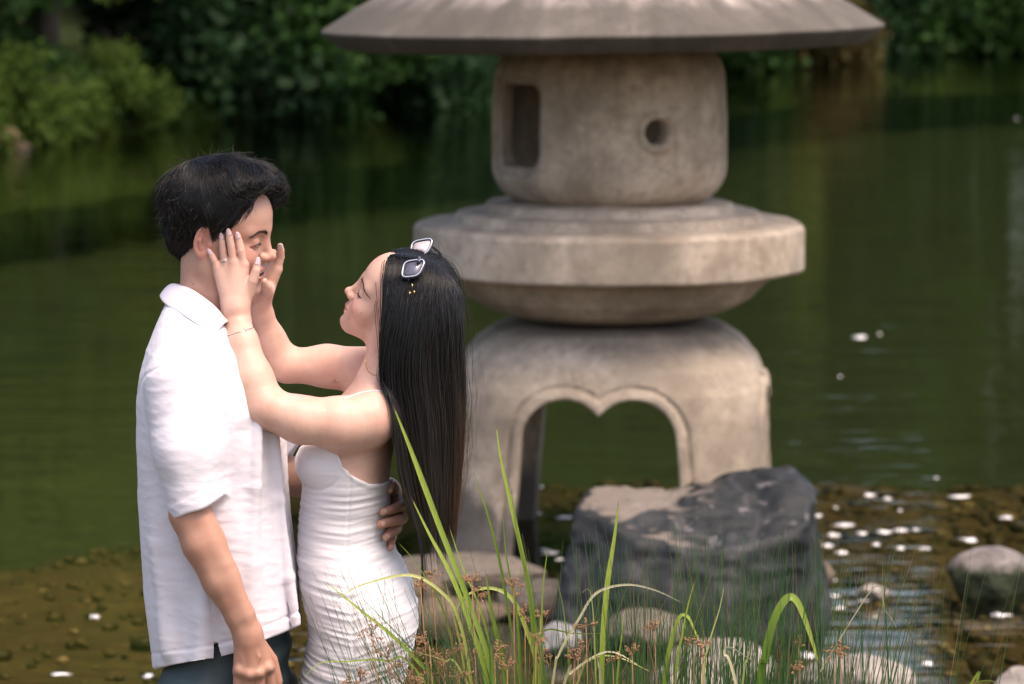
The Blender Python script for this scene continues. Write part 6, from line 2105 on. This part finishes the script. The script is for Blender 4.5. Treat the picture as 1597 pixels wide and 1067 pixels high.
def blade(ctrl, wpx, mat, twist=0.4, Y0=6.6, seed=0):
    """ctrl: tip-to-base picture points with optional depth; a folded, tapering leaf down to the ground."""
    rng = np.random.default_rng(seed)
    pts = []
    for i, q in enumerate(ctrl):
        Y = q[2] if len(q) > 2 else Y0
        pts.append(P(q[0], q[1], Y))
    pts = [np.array(p) for p in pts]
    last, prev = pts[-1], pts[-2]
    d = last - prev; d /= np.linalg.norm(d)
    gx = last[0] + d[0] * 0.25
    pts.append(np.array([gx, last[1] + 0.01, 0.5 * last[2]])); pts.append(np.array([gx + 0.02 * rng.normal(), last[1] + 0.02, 0.0]))
    c = smooth_path(pts, 46)
    n = len(c)
    t = np.gradient(c, axis=0); t /= np.linalg.norm(t, axis=1)[:, None]
    s = np.linspace(0, 1, n)
    arc = np.concatenate([[0], np.cumsum(np.linalg.norm(np.diff(c, axis=0), axis=1))])
    w = M_(wpx, Y0) * 0.44 * np.clip(arc / 0.16, 0, 1) ** 0.65
    ang = 0.3 * math.sin(seed) + twist * np.sin(s * 3 + seed)
    base = np.cross(t, np.array([0, 1.0, 0])); base /= np.maximum(np.linalg.norm(base, axis=1), 1e-6)[:, None]
    nn = np.cross(base, t)
    side = base * np.cos(ang)[:, None] + nn * np.sin(ang)[:, None]
    nrm = np.cross(side, t)
    L, Mid, R_ = c - side * w[:, None], c + nrm * (w * 0.35)[:, None], c + side * w[:, None]
    V = np.stack([L, Mid, R_], 1).reshape(-1, 3)
    F = np.array([(i * 3 + j, i * 3 + j + 1, (i + 1) * 3 + j + 1, (i + 1) * 3 + j) for i in range(n - 1) for j in (0, 1)])
    me = np_mesh('blade', V - RO, F)
    tone = np.clip(1 - s * 1.3 + 0.2 * rng.normal(), 0, 0.93)
    tone[:2] = 1.0
    put_attr(me, 'leaf_tone', np.repeat(tone, 3))
    link('blade', me, mat, REED)
B = [
    ([(612, 630), (640, 700), (685, 820), (735, 950), (770, 1067)], 10, BLADE), ([(641, 775), (668, 830), (705, 900), (735, 980), (760, 1067)], 9, BLADE),
    ([(773, 660), (782, 720), (800, 800), (822, 900), (838, 1000), (850, 1067)], 8, BLADE), ([(738, 735), (760, 800), (780, 880), (800, 1000), (806, 1067)], 5, BLADE),
    ([(797, 760), (806, 830), (822, 905), (832, 985), (836, 1067)], 8, BLADE), ([(784, 800), (790, 870), (806, 960), (812, 1067)], 5, BLADE),
    ([(965, 780), (958, 840), (948, 905), (941, 980), (938, 1067)], 10, BLADE), ([(525, 935), (566, 912), (640, 897), (690, 925), (715, 965), (735, 1067)], 6, BLADE_Y),
    ([(705, 968), (724, 932), (760, 917), (797, 932), (822, 985), (842, 1067)], 8, BLADE_Y), ([(1072, 944), (1020, 920), (975, 912), (930, 925), (903, 965), (872, 1020), (862, 1067)], 4.5, BLADE_P),
    ([(1278, 1040), (1262, 985), (1243, 938), (1226, 934), (1206, 970), (1192, 1030), (1186, 1067)], 15, BLADE), ([(1098, 1020), (1084, 985), (1072, 961), (1058, 965), (1045, 1010), (1036, 1067)], 9, BLADE),
    ([(1084, 905), (1074, 940), (1065, 985), (1052, 1067)], 5, BLADE), ([(945, 988), (895, 988), (855, 982), (840, 1000), (832, 1067)], 5, BLADE_Y),
    ([(505, 905), (560, 950), (610, 990), (660, 1040), (676, 1067)], 7, BLADE), ([(560, 928), (640, 1010), (690, 1067)], 3, RUSH_M),
    ([(620, 845), (650, 880), (690, 950), (716, 1067)], 4, BLADE), ([(757, 890), (768, 960), (790, 1067)], 12, BLADE), ([(690, 890), (705, 950), (728, 1067)], 4, BLADE_Y),
    ([(1130, 910), (1122, 950), (1104, 1010), (1096, 1067)], 4, BLADE_Y), ([(1180, 1035), (1140, 1010), (1130, 1020), (1148, 1067)], 7, BLADE_P), ([(1092, 1018), (1096, 1040), (1098, 1067)], 12, BLADE_P),
    ([(930, 1018), (934, 1040), (938, 1067)], 10, BLADE_P), ([(1000, 1040), (960, 1018), (930, 1022), (890, 1050), (880, 1067)], 5, BLADE_P), ([(1020, 1050), (960, 1024), (920, 1030), (900, 1067)], 4, BLADE_Y),
    ([(1400, 982), (1382, 955), (1345, 940)], 2.5, BLADE_P), ([(1560, 1067), (1545, 1062), (1525, 1064), (1510, 1075)], 8, BLADE_Y), ([(975, 945), (970, 990), (962, 1067)], 5, BLADE),
    ([(905, 925), (922, 870 + 60), (930, 1067)], 3, BLADE_Y), ([(868, 900), (880, 960), (890, 1067)], 4, BLADE), ([(1172, 1000), (1165, 1030), (1158, 1067)], 6, BLADE_Y), ([(640, 1015), (690, 1030), (730, 1067)], 5, BLADE_Y),
    ([(470, 1060), (500, 1034), (540, 1032), (600, 1031), (660, 1060)], 4, BLADE), ([(700, 820), (720, 880), (752, 960), (775, 1067)], 4, BLADE), ([(855, 850), (846, 930), (845, 1067)], 4, BLADE),
]
rngb = np.random.default_rng(3)
for i, (c, w, m) in enumerate(B):
    blade(c, w, m, 0.35, 6.52 + 0.16 * rngb.random(), i)

RUSH = empty('rush_clump', (float(P(1050, 1067, 6.7)[0]), 6.7, 0.0), 'clump of thin dark green rushes with brown seed heads filling the bottom right foreground', 'plant')
UO = np.array(RUSH.location)
def rushes():
    rng = np.random.default_rng(19)
    paths, tones, radii = [], [], []
    dp, dr = [], []
    K = 9
    def stem(bx, tx, ty, Y, r, dry=False, bend=0.0):
        b = np.array([P(bx, 1067, Y)[0], Y + 0.02 * rng.normal(), 0.0]); tip = P(tx, ty, Y + 0.06 * rng.normal())
        m = (b + tip) / 2 + np.array([(b[0] - tip[0]) * 0.12 + bend, 0.02 * rng.normal(), 0.04])
        c = smooth_path([b, m, tip], K)
        (dp if dry else paths).append(c); (dr if dry else radii).append(np.interp(np.linspace(0, 1, K), [0, 0.6, 1], [r, r * 0.85, r * 0.2]))
    # the mass on the right
    for i in range(640):
        u = rng.random()
        bx = rng.choice([rng.normal(1020, 70), rng.normal(1180, 90), rng.uniform(900, 1480)], p=[0.3, 0.4, 0.3])
        ty = rng.uniform(815, 1000) if rng.random() < 0.75 else rng.uniform(960, 1050)
        ty += max(0, bx - 1280) * 0.25
        tx = bx + rng.normal(8, 55) * (1067 - ty) / 160
        stem(bx, tx, ty, rng.uniform(6.5, 7.15), rng.uniform(0.0009, 0.0017))
    # the mass on the left, leaning over the dress
    for i in range(300):
        bx = rng.normal(770, 85)
        lean = rng.normal(-0.35, 0.55)
        ty = rng.uniform(880, 1040)
        tx = bx + lean * (1200 - ty)
        if tx < 480: continue
        stem(bx - lean * 60, tx, ty, rng.uniform(6.45, 6.8), rng.uniform(0.0007, 0.0014), rng.random() < 0.22)
    for (bx, tx, ty) in ((700, 452, 880), (690, 487, 890), (735, 555, 895), (745, 550, 905), (770, 610, 910), (790, 640, 905), (760, 470, 1022), (745, 540, 880), (720, 690, 855), (820, 705, 855), (730, 815, 868), (1500, 1597, 850), (1440, 1590, 900), (1390, 1475, 905), (1380, 1380, 880), (1345, 1345, 860), (1150, 1280, 855), (1150, 1235, 870), (1100, 1090, 815), (1120, 1125, 812), (1290, 1236, 815), (1070, 1180, 830), (985, 962, 770 + 60), (940, 925, 850), (870, 905, 865)):
        stem(bx, tx, ty, rng.uniform(6.5, 6.8), rng.uniform(0.0008, 0.0013))
    for i in range(70):
        bx = rng.uniform(850, 1420); ty = rng.uniform(850, 1010)
        stem(bx, bx + rng.normal(0, 60), ty, rng.uniform(6.5, 7.0), rng.uniform(0.0006, 0.0011), True, 0.03 * rng.normal())
    V, F = strands_mesh(np.array(paths), np.array(radii), 4)
    me = np_mesh('green_stems', V - UO, F)
    tn = np.clip(np.repeat(rng.random(len(paths)), K * 4) * 0.7 + np.tile(np.repeat(np.linspace(0, 0.35, K), 4), len(paths)), 0, 1)
    put_attr(me, 'leaf_tone', tn)
    o = link('green_stems', me, RUSH_M, RUSH); o['kind'] = 'stuff'
    V, F = strands_mesh(np.array(dp), np.array(dr), 4)
    me = np_mesh('dry_stems', V - UO, F)
    put_attr(me, 'leaf_tone', np.repeat(rng.random(len(dp)), K * 4))
    o = link('dry_stems', me, DRY, RUSH); o['kind'] = 'stuff'
rushes()
def seed_heads():
    rng = np.random.default_rng(29)
    bm = bmesh.new(); bmesh.ops.create_icosphere(bm, subdivisions=1, radius=1)
    bv = np.array([v.co[:] for v in bm.verts]); bf = np.array([[v.index for v in f.verts] for f in bm.faces]); bm.free()
    heads = [(578, 970, 30), (603, 1003, 34), (640, 1012, 34), (668, 985, 30), (690, 1005, 34), (720, 985, 26), (735, 893, 18), (745, 915, 16), (800, 900, 22), (770, 1000, 26), (845, 1012, 22), (835, 985, 18), (1020, 968, 22), (913, 963, 18), (895, 1015, 18), (1245, 998, 14), (1300, 1000, 20), (1238, 1035, 18), (672, 884, 18), (655, 905, 14), (560, 1045, 24), (625, 1045, 30), (545, 1050, 20), (655, 1050, 26), (955, 1018, 18), (985, 1008, 14), (1080, 990, 20), (1095, 1000, 16), (715, 1040, 26), (818, 945, 20), (842, 950, 14), (900, 1000, 16), (1310, 998, 12), (690, 1035, 24), (740, 1010, 20), (790, 1030, 18)]
    for i, (px, py, sz) in enumerate(heads):
        Y = 6.46 + 0.2 * rng.random()
        c = P(px, py, Y)
        root = empty('seed_head', (0, 0, 0)) if False else None
        g = Geo()
        s = M_(sz, Y) * 0.5
        base = c + np.array([0.1 * s, 0, -1.5 * s])
        # stalk to the ground
        foot = np.array([P(px + (760 - px) * 0.35 if px < 900 else px, 1067, Y)[0], Y, 0.0])
        g.add(*tube(smooth_path([foot, (foot + base) / 2 + np.array([0.01, 0, 0.05]), base], 8), 0.0009, 4))
        for b in range(7):
            d = rng.normal(size=3) * np.array([0.8, 0.6, 0.7]) + np.array([0, 0, 0.5]); d /= np.linalg.norm(d)
            e = base + d * s * rng.uniform(1.2, 2.5)
            g.add(*tube(smooth_path([base, (base + e) / 2 + np.array([0, 0, 0.1 * s]), e], 5), [0.0006, 0.0006, 0.0005, 0.0004, 0.0003], 4))
            for k in range(9):
                u = rng.uniform(0.45, 1.0)
                q = base + (e - base) * u + rng.normal(size=3) * s * 0.16
                r = rng.uniform(0.0013, 0.0024)
                R3 = Matrix.Rotation(rng.random() * 6, 3, 'Z') @ Matrix.Rotation(rng.random() * 3, 3, 'X')
                g.add((bv * np.array([0.6, 0.6, 1.3]) * r) @ np.array(R3).T + q, None, bf)
        o = link('seed_head', g.mesh('seed_head', origin=UO), SEED, RUSH)
seed_heads()
